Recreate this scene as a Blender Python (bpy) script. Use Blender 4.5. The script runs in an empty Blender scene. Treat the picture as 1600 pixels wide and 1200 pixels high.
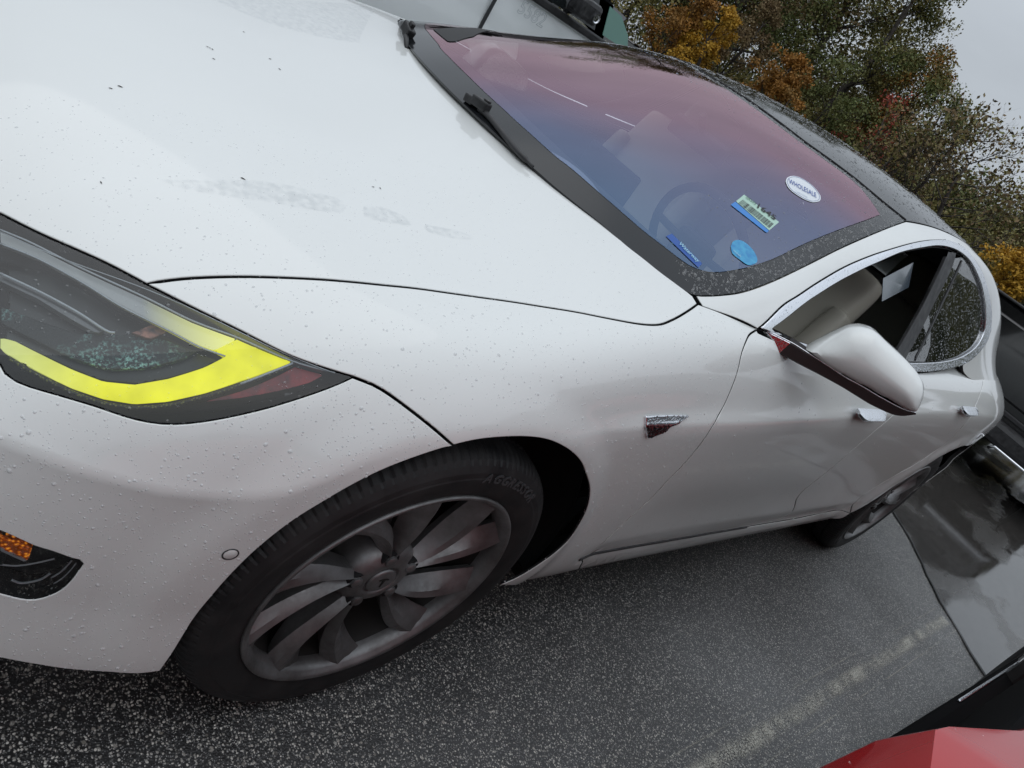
import bpy, bmesh, math, random
import numpy as np
from mathutils import Vector, Matrix
from mathutils.geometry import delaunay_2d_cdt
random.seed(7); rng=np.random.default_rng(7)
S=bpy.context.scene; COL=S.collection
R=math.radians
# ------------------------------------------------------------------ camera
cam=bpy.data.objects.new('camera',bpy.data.cameras.new('camera')); COL.objects.link(cam); S.camera=cam
CAMP=(0.10397, -1.50143, 1.30232)
CAM_R,CAM_U,CAM_F=[(0.678164, -0.510726, 0.528444), (-0.062946, 0.67605, 0.734163), (0.73221, 0.531146, -0.426324)]
cam.matrix_world=Matrix(((CAM_R[0],CAM_U[0],-CAM_F[0],CAMP[0]),(CAM_R[1],CAM_U[1],-CAM_F[1],CAMP[1]),(CAM_R[2],CAM_U[2],-CAM_F[2],CAMP[2]),(0,0,0,1)))
cam.data.sensor_width=36; cam.data.sensor_fit='HORIZONTAL'; cam.data.lens=36*1131.8/1600
cam.data.clip_start=.02; cam.data.clip_end=1500
# ------------------------------------------------------------------ world: overcast sky over a Nishita base
W=bpy.data.worlds.new('World'); S.world=W; W.use_nodes=True
nt=W.node_tree; nt.nodes.clear()
def wn(t): return nt.nodes.new(t)
out=wn('ShaderNodeOutputWorld'); bg=wn('ShaderNodeBackground'); sky=wn('ShaderNodeTexSky')
sky.sky_type='NISHITA'; sky.sun_disc=False; sky.sun_elevation=R(48); sky.sun_rotation=R(200); sky.air_density=1; sky.dust_density=4
bg.inputs[1].default_value=.10
tc=wn('ShaderNodeTexCoord'); sep=wn('ShaderNodeSeparateXYZ'); nt.links.new(tc.outputs['Generated'],sep.inputs[0])
mz=wn('ShaderNodeMath'); mz.operation='MAXIMUM'; nt.links.new(sep.outputs['Z'],mz.inputs[0]); mz.inputs[1].default_value=0
ramp=wn('ShaderNodeMapRange'); ramp.inputs['To Min'].default_value=4.3; ramp.inputs['To Max'].default_value=11.0; nt.links.new(mz.outputs[0],ramp.inputs[0])
mp=wn('ShaderNodeMapping'); mp.inputs['Scale'].default_value=(1,1,3.2); nt.links.new(tc.outputs['Generated'],mp.inputs[0])
no=wn('ShaderNodeTexNoise'); no.inputs['Scale'].default_value=2.3; no.inputs['Detail'].default_value=5; no.inputs['Roughness'].default_value=.5; nt.links.new(mp.outputs[0],no.inputs['Vector'])
cr=wn('ShaderNodeMapRange'); cr.inputs['From Min'].default_value=.3; cr.inputs['From Max'].default_value=.7; cr.inputs['To Min'].default_value=.90; cr.inputs['To Max'].default_value=1.10; nt.links.new(no.outputs['Fac'],cr.inputs[0])
mu=wn('ShaderNodeMath'); mu.operation='MULTIPLY'; nt.links.new(ramp.outputs[0],mu.inputs[0]); nt.links.new(cr.outputs[0],mu.inputs[1])
colr=wn('ShaderNodeVectorMath'); colr.operation='SCALE'; colr.inputs[0].default_value=(.92,1.0,1.09); nt.links.new(mu.outputs[0],colr.inputs['Scale'])
mx=wn('ShaderNodeMix'); mx.data_type='RGBA'; mx.inputs[0].default_value=.93; nt.links.new(sky.outputs[0],mx.inputs[6]); nt.links.new(colr.outputs[0],mx.inputs[7])
nt.links.new(mx.outputs[2],bg.inputs[0]); nt.links.new(bg.outputs[0],out.inputs[0])
sun=bpy.data.objects.new('sun',bpy.data.lights.new('sun','SUN')); COL.objects.link(sun)
sun.data.energy=.5; sun.data.angle=R(70); sun.data.color=(1,.97,.93)
sun.rotation_euler=(R(-28),0,R(35))
S.view_settings.view_transform='Standard'; S.view_settings.look='None'; S.view_settings.exposure=0; S.view_settings.gamma=1
S.cycles.max_bounces=10; S.cycles.transparent_max_bounces=16; S.cycles.caustics_reflective=False; S.cycles.caustics_refractive=False
# ------------------------------------------------------------------ helpers
def link(o,parent=None):
    COL.objects.link(o)
    if parent is not None: o.parent=parent
    return o
def tag(o,label=None,cat=None,group=None,kind=None):
    if label: o['label']=label
    if cat: o['category']=cat
    if group: o['group']=group
    if kind: o['kind']=kind
    return o
def empty(name,loc=(0,0,0),rz=0,**k):
    o=bpy.data.objects.new(name,None); link(o); o.location=loc; o.rotation_euler=(0,0,rz); return tag(o,**k)
def mesh(name,V,F,mat=None,parent=None,smooth=False,nrm=None,mats=None,fm=None):
    me=bpy.data.meshes.new(name); me.from_pydata([tuple(map(float,v)) for v in V],[],[tuple(int(i) for i in f) for f in F]); me.update()
    if nrm is None: me.validate()
    o=bpy.data.objects.new(name,me)
    if mat: me.materials.append(mat)
    if smooth: me.polygons.foreach_set('use_smooth',[True]*len(me.polygons))
    if nrm is not None: me.normals_split_custom_set_from_vertices([tuple(map(float,n)) for n in nrm])
    return link(o,parent)
class MB:
    def __init__(s): s.v=[];s.f=[]
    def add(s,V,F):
        n=len(s.v); s.v+= [tuple(v) for v in V]; s.f+=[tuple(i+n for i in f) for f in F]; return s
    def box(s,c,d,M=None,bev=0):
        cx,cy,cz=c;a,b,e=d[0]/2,d[1]/2,d[2]/2
        if bev:
            k=bev;V=[]
            F=[]
            bm=bmesh.new(); bmesh.ops.create_cube(bm,size=1); bmesh.ops.scale(bm,vec=d,verts=bm.verts); bmesh.ops.bevel(bm,geom=bm.edges[:],offset=k,segments=2,affect='EDGES',profile=.5)
            bmesh.ops.translate(bm,vec=c,verts=bm.verts)
            V=[v.co.copy() for v in bm.verts];F=[[v.index for v in f.verts] for f in bm.faces]; bm.free()
        else:
            V=[Vector((cx+x*a,cy+y*b,cz+z*e)) for x in(-1,1) for y in(-1,1) for z in(-1,1)]
            F=[(0,1,3,2),(4,6,7,5),(0,4,5,1),(2,3,7,6),(0,2,6,4),(1,5,7,3)]
        if M is not None: V=[M@Vector(v) for v in V]
        return s.add(V,F)
    def tube(s,pts,r,n=8,cap=True):
        pts=[Vector(q) for q in pts]; rs=r if hasattr(r,'__len__') else [r]*len(pts)
        V=[];F=[]
        for i,q in enumerate(pts):
            t=(pts[min(i+1,len(pts)-1)]-pts[max(i-1,0)]).normalized()
            a=t.cross(Vector((0,0,1)))
            if a.length<.05: a=t.cross(Vector((1,0,0)))
            a.normalize(); b=t.cross(a)
            for k in range(n):
                w=2*math.pi*k/n; V.append(q+(a*math.cos(w)+b*math.sin(w))*rs[i])
        for i in range(len(pts)-1):
            for k in range(n):
                k2=(k+1)%n; F.append((i*n+k,i*n+k2,(i+1)*n+k2,(i+1)*n+k))
        if cap: F.append(tuple(range(n))[::-1]); F.append(tuple((len(pts)-1)*n+k for k in range(n)))
        return s.add(V,F)
    def lathe(s,prof,n=64,axis='y',c=(0,0,0),closed=False):
        V=[];F=[];m=len(prof)
        for k in range(n):
            w=2*math.pi*k/n
            for (r,h) in prof:
                if axis=='y': V.append((c[0]+r*math.cos(w),c[1]+h,c[2]+r*math.sin(w)))
                else: V.append((c[0]+r*math.cos(w),c[1]+r*math.sin(w),c[2]+h))
        for k in range(n):
            k2=(k+1)%n
            for i in range(m-1+(1 if closed else 0)):
                j=(i+1)%m; F.append((k*m+i,k*m+j,k2*m+j,k2*m+i))
        return s.add(V,F)
    def build(s,name,mat,parent=None,smooth=False,weld=False,angle=None):
        o=mesh(name,s.v,s.f,mat,parent,smooth)
        if angle: 
            bm=bmesh.new(); bm.from_mesh(o.data); bmesh.ops.remove_doubles(bm,verts=bm.verts,dist=1e-5); bmesh.ops.recalc_face_normals(bm,faces=bm.faces)
            for e in bm.edges:
                if len(e.link_faces)==2 and e.calc_face_angle(0)>R(angle): e.smooth=False
            for f in bm.faces: f.smooth=True
            bm.to_mesh(o.data); bm.free()
        return o
def prism(name,outline,axis,h0,h1,mat,parent=None,bev=0):
    """extrude a 2D outline along an axis"""
    def P(a,b,h): return {'x':(h,a,b),'y':(a,h,b),'z':(a,b,h)}[axis]
    n=len(outline);V=[P(a,b,h0) for a,b in outline]+[P(a,b,h1) for a,b in outline]
    F=[tuple(range(n)),tuple(range(n,2*n))[::-1]]+[(i,i+n,(i+1)%n+n,(i+1)%n) for i in range(n)]
    o=mesh(name,V,F,mat,parent)
    bm=bmesh.new(); bm.from_mesh(o.data); bmesh.ops.recalc_face_normals(bm,faces=bm.faces)
    if bev: bmesh.ops.bevel(bm,geom=bm.edges[:],offset=bev,segments=2,affect='EDGES',profile=.5,clamp_overlap=True)
    bm.to_mesh(o.data); bm.free(); return o
# ------------------------------------------------------------------ materials
def srgb(h): 
    h=h.lstrip('#'); c=[int(h[i:i+2],16)/255 for i in (0,2,4)]
    return tuple(((x+.055)/1.055)**2.4 if x>.04045 else x/12.92 for x in c)+(1,)
def M(name,col,rough=.5,metal=0,coat=0,coatr=.05,spec=.5,emit=None,es=0,alpha=1,trans=0,ior=1.5):
    m=bpy.data.materials.new(name); m.use_nodes=True; b=m.node_tree.nodes['Principled BSDF']
    b.inputs['Base Color'].default_value=tuple(col[:3])+(1,); b.inputs['Roughness'].default_value=rough; b.inputs['Metallic'].default_value=metal
    b.inputs['Coat Weight'].default_value=coat; b.inputs['Coat Roughness'].default_value=coatr; b.inputs['Specular IOR Level'].default_value=spec
    b.inputs['IOR'].default_value=ior; b.inputs['Transmission Weight'].default_value=trans; b.inputs['Alpha'].default_value=alpha
    if emit: b.inputs['Emission Color'].default_value=tuple(emit[:3])+(1,); b.inputs['Emission Strength'].default_value=es
    return m
class NT:
    def __init__(s,m): s.m=m;s.t=m.node_tree;s.b=s.t.nodes.get('Principled BSDF')
    def n(s,t,**k):
        x=s.t.nodes.new(t)
        for a,v in k.items():
            if a.startswith('_'): setattr(x,a[1:],v)
            else: x.inputs[a.replace('__',' ')].default_value=v
        return x
    def l(s,a,b): s.t.links.new(a,b)
    def obj(s,scale=(1,1,1)):
        c=s.n('ShaderNodeTexCoord'); m=s.n('ShaderNodeMapping'); m.inputs['Scale'].default_value=scale; s.l(c.outputs['Object'],m.inputs[0]); return m.outputs[0]
    def noise(s,vec,scale,detail=4,rough=.5):
        x=s.n('ShaderNodeTexNoise'); x.inputs['Scale'].default_value=scale; x.inputs['Detail'].default_value=detail; x.inputs['Roughness'].default_value=rough; s.l(vec,x.inputs['Vector']); return x.outputs['Fac']
    def rng(s,f,a,b,c,d):
        x=s.n('ShaderNodeMapRange'); s.l(f,x.inputs[0])
        for i,v in enumerate((a,b,c,d)): x.inputs[i+1].default_value=v
        return x.outputs[0]
    def mix(s,f,a,b,mode='MIX'):
        x=s.n('ShaderNodeMix'); x.data_type='RGBA'; x.blend_type=mode
        for i,v in ((0,f),(6,a),(7,b)):
            if hasattr(v,'is_linked') or hasattr(v,'links'): s.l(v,x.inputs[i])
            elif i==0: x.inputs[0].default_value=v
            else: x.inputs[i].default_value=tuple(v[:3])+(1,)
        return x.outputs[2]
    def math(s,op,a,b=0.):
        x=s.n('ShaderNodeMath'); x.operation=op
        for i,v in ((0,a),(1,b)):
            if hasattr(v,'links'): s.l(v,x.inputs[i])
            else: x.inputs[i].default_value=v
        return x.outputs[0]
    def bump(s,h,strength=.3,dist=.002):
        x=s.n('ShaderNodeBump'); x.inputs['Strength'].default_value=strength; x.inputs['Distance'].default_value=dist; s.l(h,x.inputs['Height']); s.l(x.outputs[0],s.b.inputs['Normal']); return x
def noisy(m,c1,c2,scale,key='Base Color',detail=5,lo=.35,hi=.65,r=None):
    t=NT(m); v=t.obj(); f=t.noise(v,scale,detail); g=t.rng(f,lo,hi,0,1); t.l(t.mix(g,c1,c2),t.b.inputs['Base Color'])
    if r: t.l(t.rng(f,lo,hi,r[0],r[1]),t.b.inputs['Roughness'])
    return m
# white pearl paint, damp, with a light film of road dirt low on the sides
PAINT=M('white_paint',(.75,.765,.75),.42,coat=1,coatr=.06)
t=NT(PAINT); g=t.n('ShaderNodeNewGeometry'); sp=t.n('ShaderNodeSeparateXYZ'); t.l(g.outputs['Position'],sp.inputs[0])
v=t.obj((1,1,1)); f=t.noise(v,3.5,6,.6); f2=t.noise(v,45,3,.6)
low=t.rng(sp.outputs['Z'],.95,.15,0,1)
d=t.math('MULTIPLY',t.rng(f,.30,.75,.1,1),low); d=t.math('MULTIPLY',d,t.rng(f2,.2,.8,.7,1.1))
t.l(t.mix(t.math('MULTIPLY',d,.38),(.75,.765,.75),(.44,.41,.37)),t.b.inputs['Base Color'])
t.l(t.rng(d,0,.8,.38,.55),t.b.inputs['Roughness']); t.l(t.rng(d,0,.8,.05,.22),t.b.inputs['Coat Roughness'])
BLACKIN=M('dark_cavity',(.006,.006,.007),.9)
BLACKPL=M('black_plastic',(.018,.018,.02),.45); noisy(BLACKPL,(.012,.012,.013),(.03,.03,.032),30,r=(.35,.6))
CHROME=M('wet_chrome',(.80,.82,.86),.10,metal=1); t=NT(CHROME); v=t.obj(); f=t.noise(v,160,2); t.bump(t.rng(f,.5,.62,0,1),.25,.001)
DCHROME=M('dark_gloss_trim',(.022,.018,.018),.38,spec=.4)
FRIT=M('black_ceramic_glass',(.010,.011,.013),.12,ior=1.45); 
ROOFG=M('dark_roof_glass',(.006,.007,.009),.07,ior=1.42)
RUBBER=M('tyre_rubber',(.016,.016,.017),.62,spec=.35); noisy(RUBBER,(.010,.010,.011),(.026,.025,.025),14,r=(.5,.75))
RUBL=M('tyre_lettering',(.055,.055,.058),.5)
RIM=M('dusty_alloy',(.20,.19,.185),.42,metal=.7)
t=NT(RIM); v=t.obj(); f=t.noise(v,9,5,.65); f3=t.noise(v,120,3,.7)
t.l(t.mix(t.rng(f,.32,.68,0,1),(.26,.262,.265),(.115,.11,.108)),t.b.inputs['Base Color']); t.l(t.rng(f3,.3,.7,.34,.56),t.b.inputs['Roughness'])
DISC=M('brake_disc',(.12,.11,.105),.4,metal=.9)
def glass(name,tint,gl=(1,1,1),f0=.04,rough=.0,density=.0,irid=False,top=1.,add=False):
    m=bpy.data.materials.new(name); m.use_nodes=True; t=m.node_tree; t.nodes.clear(); o=t.nodes.new('ShaderNodeOutputMaterial')
    tr=t.nodes.new('ShaderNodeBsdfTransparent'); tr.inputs[0].default_value=tuple(tint)+(1,)
    g=t.nodes.new('ShaderNodeBsdfGlossy'); g.inputs['Roughness'].default_value=rough; g.inputs[0].default_value=tuple(gl)+(1,)
    fr=t.nodes.new('ShaderNodeFresnel'); fr.inputs[0].default_value=1.5
    mr=t.nodes.new('ShaderNodeMapRange'); mr.inputs[1].default_value=0; mr.inputs[2].default_value=1; mr.inputs[3].default_value=f0; mr.inputs[4].default_value=top
    t.links.new(fr.outputs[0],mr.inputs[0])
    mx=t.nodes.new('ShaderNodeMixShader'); t.links.new(mr.outputs[0],mx.inputs[0]); t.links.new(tr.outputs[0],mx.inputs[1]); t.links.new(g.outputs[0],mx.inputs[2])
    if add:
        ad=t.nodes.new('ShaderNodeAddShader'); t.links.new(tr.outputs[0],ad.inputs[0]); em=t.nodes.new('ShaderNodeMixShader'); t.links.new(mr.outputs[0],em.inputs[0]); bl=t.nodes.new('ShaderNodeBsdfTransparent'); bl.inputs[0].default_value=(0,0,0,1); t.links.new(bl.outputs[0],em.inputs[1]); t.links.new(g.outputs[0],em.inputs[2]); t.links.new(em.outputs[0],ad.inputs[1]); mx=ad
    t.links.new(mx.outputs[0],o.inputs[0])
    if irid:   # solar coating: thin-film tint runs from steel blue face-on to rose at a glancing angle
        lw=t.nodes.new('ShaderNodeLayerWeight'); lw.inputs[0].default_value=.5
        r=t.nodes.new('ShaderNodeValToRGB'); e=r.color_ramp.elements
        e[0].position=.38; e[0].color=(.36,.57,.86,1); e[1].position=.985; e[1].color=(1,.98,.98,1)
        for p,c in ((.54,(.50,.55,.80,1)),(.66,(.82,.56,.68,1)),(.80,(1,.68,.75,1)),(.91,(1,.86,.88,1))):
            q=e.new(p); q.color=c
        t.links.new(lw.outputs['Facing'],r.inputs[0]); t.links.new(r.outputs[0],g.inputs[0])
    return m
WSGLASS=glass('coated_windshield_glass',(.78,.80,.80),f0=.24,irid=True)
SIDEGL=glass('tinted_side_glass',(.75,.80,.78),f0=.03)
REARGL=glass('dark_rear_glass',(.05,.06,.06),f0=.14)
LENS=glass('lamp_lens',(.86,.9,.92),f0=.025,top=.8)
DROP=glass('water_drop',(.98,.985,.985),f0=.04,rough=.0,top=.35)
# beads on paint: clear water plus white colour painted in for the light they gather
t=DROP.node_tree; o_=[n for n in t.nodes if n.type=='OUTPUT_MATERIAL'][0]; s0=o_.inputs[0].links[0].from_socket
df=t.nodes.new('ShaderNodeBsdfDiffuse'); df.inputs[0].default_value=(.86,.88,.88,1); mm=t.nodes.new('ShaderNodeMixShader'); mm.inputs[0].default_value=.55
t.links.new(s0,mm.inputs[1]); t.links.new(df.outputs[0],mm.inputs[2]); t.links.new(mm.outputs[0],o_.inputs[0])
DROPG=glass('water_drop_on_glass',(.95,.955,.96),f0=.05,rough=.0,top=.8)
LAMPBLK=M('lamp_housing',(.012,.014,.016),.28,coat=.6)
LAMPGR=M('lamp_reflector',(.10,.13,.13),.22,metal=.8)
FILMW=glass('water_film',(.90,.915,.93),f0=.03,rough=.15,top=.5)
GREY=M('cowl_grey',(.03,.034,.04),.35,coat=.3)
LEATHER=M('cream_leather',(.50,.47,.40),.5)
DARKINT=M('dark_trim',(.012,.012,.013),.7)
HEADL=M('headliner',(.05,.05,.05),.9)
# ---- body surface: a net of control points, bicubic B-spline.  x = metres behind the nose, y = half width, z = height
def side(x,*yz): return [(x,y,z) for (y,z) in yz]
NET_A=[
 [(.00,-.3,.17),(-.02,-.33,.24),(-.03,-.34,.36),(-.02,-.33,.46),(-.01,-.32,.52),(.005,-.31,.56),(.03,-.30,.59),(.05,-.29,.61),(.07,-.26,.63),(.09,-.23,.645),(.10,-.19,.655),(.105,-.1,.665),(.11,0,.67)],
 [(.00,0,.17),(-.02,0,.24),(-.03,0,.36),(-.02,0,.46),(-.01,0,.52),(.01,0,.56),(.03,0,.59),(.05,0,.61),(.07,0,.63),(.09,0,.645),(.10,0,.655),(.11,0,.665),(.11,0,.67)],
 [(.00,.3,.17),(-.02,.33,.24),(-.03,.34,.36),(-.02,.33,.46),(-.01,.32,.52),(.005,.31,.56),(.03,.30,.59),(.05,.29,.61),(.07,.26,.63),(.09,.23,.645),(.10,.19,.655),(.105,.1,.665),(.11,0,.67)],
 [(.10,.59,.16),(.07,.63,.23),(.06,.65,.36),(.06,.645,.47),(.07,.635,.54),(.09,.62,.59),(.11,.595,.62),(.135,.57,.645),(.155,.52,.665),(.165,.46,.685),(.175,.36,.70),(.175,.2,.715),(.18,0,.72)],
 [(.22,.77,.15),(.19,.805,.22),(.18,.815,.36),(.17,.81,.48),(.18,.79,.56),(.20,.765,.62),(.225,.73,.655),(.25,.685,.69),(.265,.625,.71),(.27,.555,.735),(.27,.43,.76),(.27,.24,.778),(.27,0,.785)],
 [(.41,.865,.14),(.40,.89,.22),(.39,.90,.36),(.38,.895,.48),(.38,.885,.58),(.38,.865,.65),(.38,.835,.70),(.385,.79,.735),(.39,.725,.765),(.39,.645,.79),(.39,.50,.815),(.39,.28,.835),(.39,0,.842)],
 side(.60,(.915,.15),(.935,.24),(.94,.38),(.94,.50),(.935,.60),(.925,.67),(.905,.72),(.875,.76),(.82,.80),(.735,.828),(.55,.855),(.30,.873),(0,.88)),
 side(.77,(.915,.16),(.945,.26),(.955,.40),(.958,.55),(.956,.66),(.948,.72),(.93,.77),(.90,.815),(.84,.85),(.745,.857),(.55,.875),(.30,.893),(0,.90)),
 side(.93,(.91,.17),(.95,.28),(.963,.42),(.968,.58),(.968,.70),(.962,.76),(.945,.805),(.915,.85),(.855,.882),(.755,.880),(.55,.897),(.30,.912),(0,.918)),
 side(1.12,(.90,.19),(.945,.28),(.957,.42),(.96,.58),(.96,.70),(.957,.76),(.942,.805),(.915,.86),(.86,.90),(.772,.903),(.55,.922),(.30,.938),(0,.945)),
 side(1.32,(.90,.20),(.938,.28),(.948,.42),(.95,.58),(.952,.70),(.952,.77),(.938,.81),(.913,.865),(.862,.915),(.79,.928),(.55,.95),(.30,.965),(0,.972)),
 side(1.50,(.90,.205),(.935,.275),(.945,.40),(.948,.56),(.952,.70),(.953,.785),(.936,.82),(.91,.87),(.862,.925),(.795,.950),(.55,.975),(.30,.99),(0,.998)),
 side(1.72,(.90,.21),(.935,.27),(.945,.40),(.950,.55),(.957,.70),(.958,.805),(.938,.84),(.908,.89),(.868,.945),(.82,.968),(.55,.98),(.30,.99),(0,1.0)),
 side(2.05,(.90,.21),(.938,.27),(.950,.40),(.956,.55),(.962,.70),(.965,.835),(.945,.87),(.915,.915),(.880,.96),(.83,.985),(.55,.985),(.30,.99),(0,1.0)),
 side(2.5,(.90,.21),(.94,.27),(.953,.40),(.96,.55),(.967,.70),(.970,.865),(.952,.90),(.922,.94),(.888,.98),(.835,1.0),(.55,1.0),(.30,1.0),(0,1.0)),
 side(3.0,(.90,.21),(.94,.27),(.955,.40),(.963,.55),(.972,.71),(.977,.89),(.962,.93),(.93,.97),(.892,1.01),(.83,1.03),(.55,1.03),(.30,1.03),(0,1.03)),
 side(3.4,(.905,.215),(.945,.275),(.960,.41),(.970,.56),(.981,.72),(.987,.905),(.972,.945),(.94,.99),(.895,1.035),(.82,1.06),(.55,1.06),(.30,1.06),(0,1.06)),
 side(3.7,(.91,.22),(.948,.28),(.965,.42),(.977,.57),(.988,.73),(.995,.91),(.98,.955),(.945,1.01),(.89,1.065),(.80,1.10),(.55,1.10),(.30,1.10),(0,1.10)),
 side(3.95,(.91,.22),(.948,.28),(.965,.42),(.977,.57),(.988,.73),(.997,.915),(.98,.965),(.935,1.03),(.87,1.09),(.77,1.13),(.55,1.14),(.30,1.14),(0,1.14)),
 side(4.2,(.90,.22),(.935,.29),(.955,.43),(.965,.57),(.975,.73),(.988,.915),(.965,.97),(.91,1.03),(.84,1.08),(.74,1.12),(.55,1.14),(.30,1.14),(0,1.14)),
 side(4.45,(.87,.23),(.90,.30),(.92,.44),(.93,.58),(.945,.73),(.960,.91),(.93,.965),(.87,1.02),(.79,1.06),(.69,1.09),(.50,1.11),(.28,1.12),(0,1.12)),
 [(4.70,.78,.24),(4.72,.82,.31),(4.73,.85,.45),(4.73,.86,.58),(4.72,.87,.73),(4.68,.88,.90),(4.66,.84,.955),(4.65,.78,1.00),(4.64,.69,1.03),(4.63,.6,1.05),(4.62,.44,1.06),(4.62,.25,1.07),(4.62,0,1.07)],
 [(4.88,.55,.26),(4.91,.6,.33),(4.93,.64,.46),(4.93,.65,.58),(4.91,.65,.73),(4.85,.64,.89),(4.82,.60,.95),(4.80,.54,.99),(4.79,.47,1.01),(4.78,.4,1.03),(4.77,.28,1.04),(4.77,.15,1.04),(4.77,0,1.04)],
 [(4.94,.25,.27),(4.98,.28,.34),(4.99,.30,.47),(4.99,.31,.58),(4.97,.3,.73),(4.90,.3,.89),(4.87,.28,.95),(4.85,.25,.98),(4.84,.22,1.0),(4.83,.18,1.01),(4.82,.12,1.02),(4.82,.06,1.02),(4.82,0,1.02)],
 [(4.95,0,.27),(4.99,0,.34),(5.0,0,.47),(5.0,0,.58),(4.98,0,.73),(4.91,0,.89),(4.88,0,.95),(4.86,0,.98),(4.85,0,1.0),(4.84,0,1.01),(4.83,0,1.02),(4.83,0,1.02),(4.83,0,1.02)],
]
# greenhouse net: columns belt, glass low, glass mid, glass top, roof rail, glass edge, y.35, centre
NET_B=[
 [(1.55,.88,.90),(1.53,.86,.905),(1.50,.84,.91),(1.47,.82,.915),(1.44,.80,.92),(1.38,.77,.925),(1.18,.38,.93),(1.10,0,.93)],
 [(1.68,.875,.945),(1.66,.85,.95),(1.64,.835,.955),(1.60,.815,.96),(1.57,.79,.965),(1.51,.765,.97),(1.32,.39,.985),(1.26,0,.995)],
 [(1.84,.872,.962),(1.83,.85,.975),(1.81,.828,1.00),(1.80,.81,1.025),(1.77,.775,1.04),(1.71,.745,1.05),(1.53,.38,1.085),(1.48,0,1.10)],
 [(2.10,.872,.975),(2.09,.84,1.01),(2.08,.80,1.07),(2.07,.76,1.125),(2.04,.725,1.14),(1.99,.70,1.15),(1.86,.37,1.205),(1.82,0,1.225)],
 [(2.40,.875,.985),(2.39,.83,1.04),(2.38,.765,1.14),(2.38,.705,1.23),(2.36,.68,1.25),(2.31,.655,1.265),(2.22,.355,1.32),(2.19,0,1.34)],
 [(2.75,.878,.998),(2.74,.825,1.06),(2.73,.74,1.19),(2.73,.665,1.31),(2.71,.64,1.332),(2.68,.615,1.345),(2.62,.345,1.395),(2.60,0,1.41)],
 [(3.1,.88,1.015),(3.1,.825,1.08),(3.1,.73,1.22),(3.1,.648,1.345),(3.1,.62,1.368),(3.08,.595,1.382),(3.05,.335,1.43),(3.04,0,1.443)],
 [(3.45,.885,1.035),(3.45,.825,1.10),(3.45,.735,1.22),(3.45,.655,1.33),(3.45,.625,1.352),(3.45,.595,1.368),(3.45,.33,1.415),(3.45,0,1.43)],
 [(3.75,.885,1.06),(3.75,.825,1.11),(3.75,.75,1.19),(3.76,.68,1.27),(3.77,.645,1.29),(3.78,.61,1.31),(3.8,.33,1.36),(3.8,0,1.375)],
 [(4.0,.88,1.075),(4.0,.825,1.105),(4.01,.76,1.15),(4.03,.70,1.20),(4.05,.665,1.215),(4.08,.625,1.23),(4.12,.33,1.28),(4.13,0,1.295)],
 [(4.25,.83,1.06),(4.26,.79,1.075),(4.28,.75,1.09),(4.31,.71,1.11),(4.34,.67,1.125),(4.37,.62,1.14),(4.42,.33,1.18),(4.43,0,1.19)],
 [(4.5,.75,1.03),(4.52,.73,1.035),(4.55,.70,1.04),(4.57,.67,1.05),(4.6,.62,1.055),(4.62,.56,1.06),(4.66,.3,1.08),(4.67,0,1.085)],
]
def _lift():
    for r,h in ((4,.018),(5,.035),(6,.045),(7,.055),(8,.06),(9,.05),(10,.02)):
        for c in range(1,8):
            x,y,z=NET_B[r][c];k=min(1,c/3.);NET_B[r][c]=(x,y+(0,0,.01,.028,.038,.045,.02,0)[c],z+h*k)
_lift()
def _liftA():
    for r,h in ((9,.010),(10,.020),(11,.027),(12,.025),(13,.012)):
        for c in range(7,13):
            x,y,z=NET_A[r][c];NET_A[r][c]=(x,y,z+h*(.5 if c==7 else 1))
    for r,h in ((0,.004),(1,.006),(2,.006)):
        for c in range(3,8):
            x,y,z=NET_B[r][c];NET_B[r][c]=(x,y,z+h)
_liftA()
def _pad(N,mirror_end):
    # mirror the last column across y=0, extrapolate the others
    N=np.array(N,float)
    last=N[:,-2]*[1,-1,1] if mirror_end else 2*N[:,-1]-N[:,-2]
    first=2*N[:,0]-N[:,1]
    N=np.concatenate([first[:,None],N,last[:,None]],1)
    return N
class Surf:
    def __init__(s,net,prev=False,mirror=True):
        N=_pad(net,mirror)
        if prev: lo=N[:0]
        else: lo=(2*N[0]-N[1])[None]
        hi=(2*N[-1]-N[-2])[None]
        s.P=np.concatenate([lo,N,hi],0)
        s.nu,s.nv=s.P.shape[0]-3,s.P.shape[1]-3     # domain 0..nu, 0..nv
    def _b(s,t,n):
        i=np.clip(np.floor(t).astype(int),0,n-1);f=t-i
        b=np.stack([(1-f)**3/6,(3*f**3-6*f**2+4)/6,(-3*f**3+3*f**2+3*f+1)/6,f**3/6],-1)
        d=np.stack([-(1-f)**2/2,(3*f**2-4*f)/2,(-3*f**2+2*f+1)/2,f**2/2],-1)
        return i,b,d
    def ev(s,u,v,der=False):
        u=np.asarray(u,float);v=np.asarray(v,float)
        i,bu,du=s._b(u,s.nu);j,bv,dv=s._b(v,s.nv)
        X=0;U=0;V=0
        for a in range(4):
            for b in range(4):
                Q=s.P[i+a,j+b]
                X=X+bu[...,a,None]*bv[...,b,None]*Q
                if der:
                    U=U+du[...,a,None]*bv[...,b,None]*Q
                    V=V+bu[...,a,None]*dv[...,b,None]*Q
        if der: return X,U,V
        return X
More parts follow.
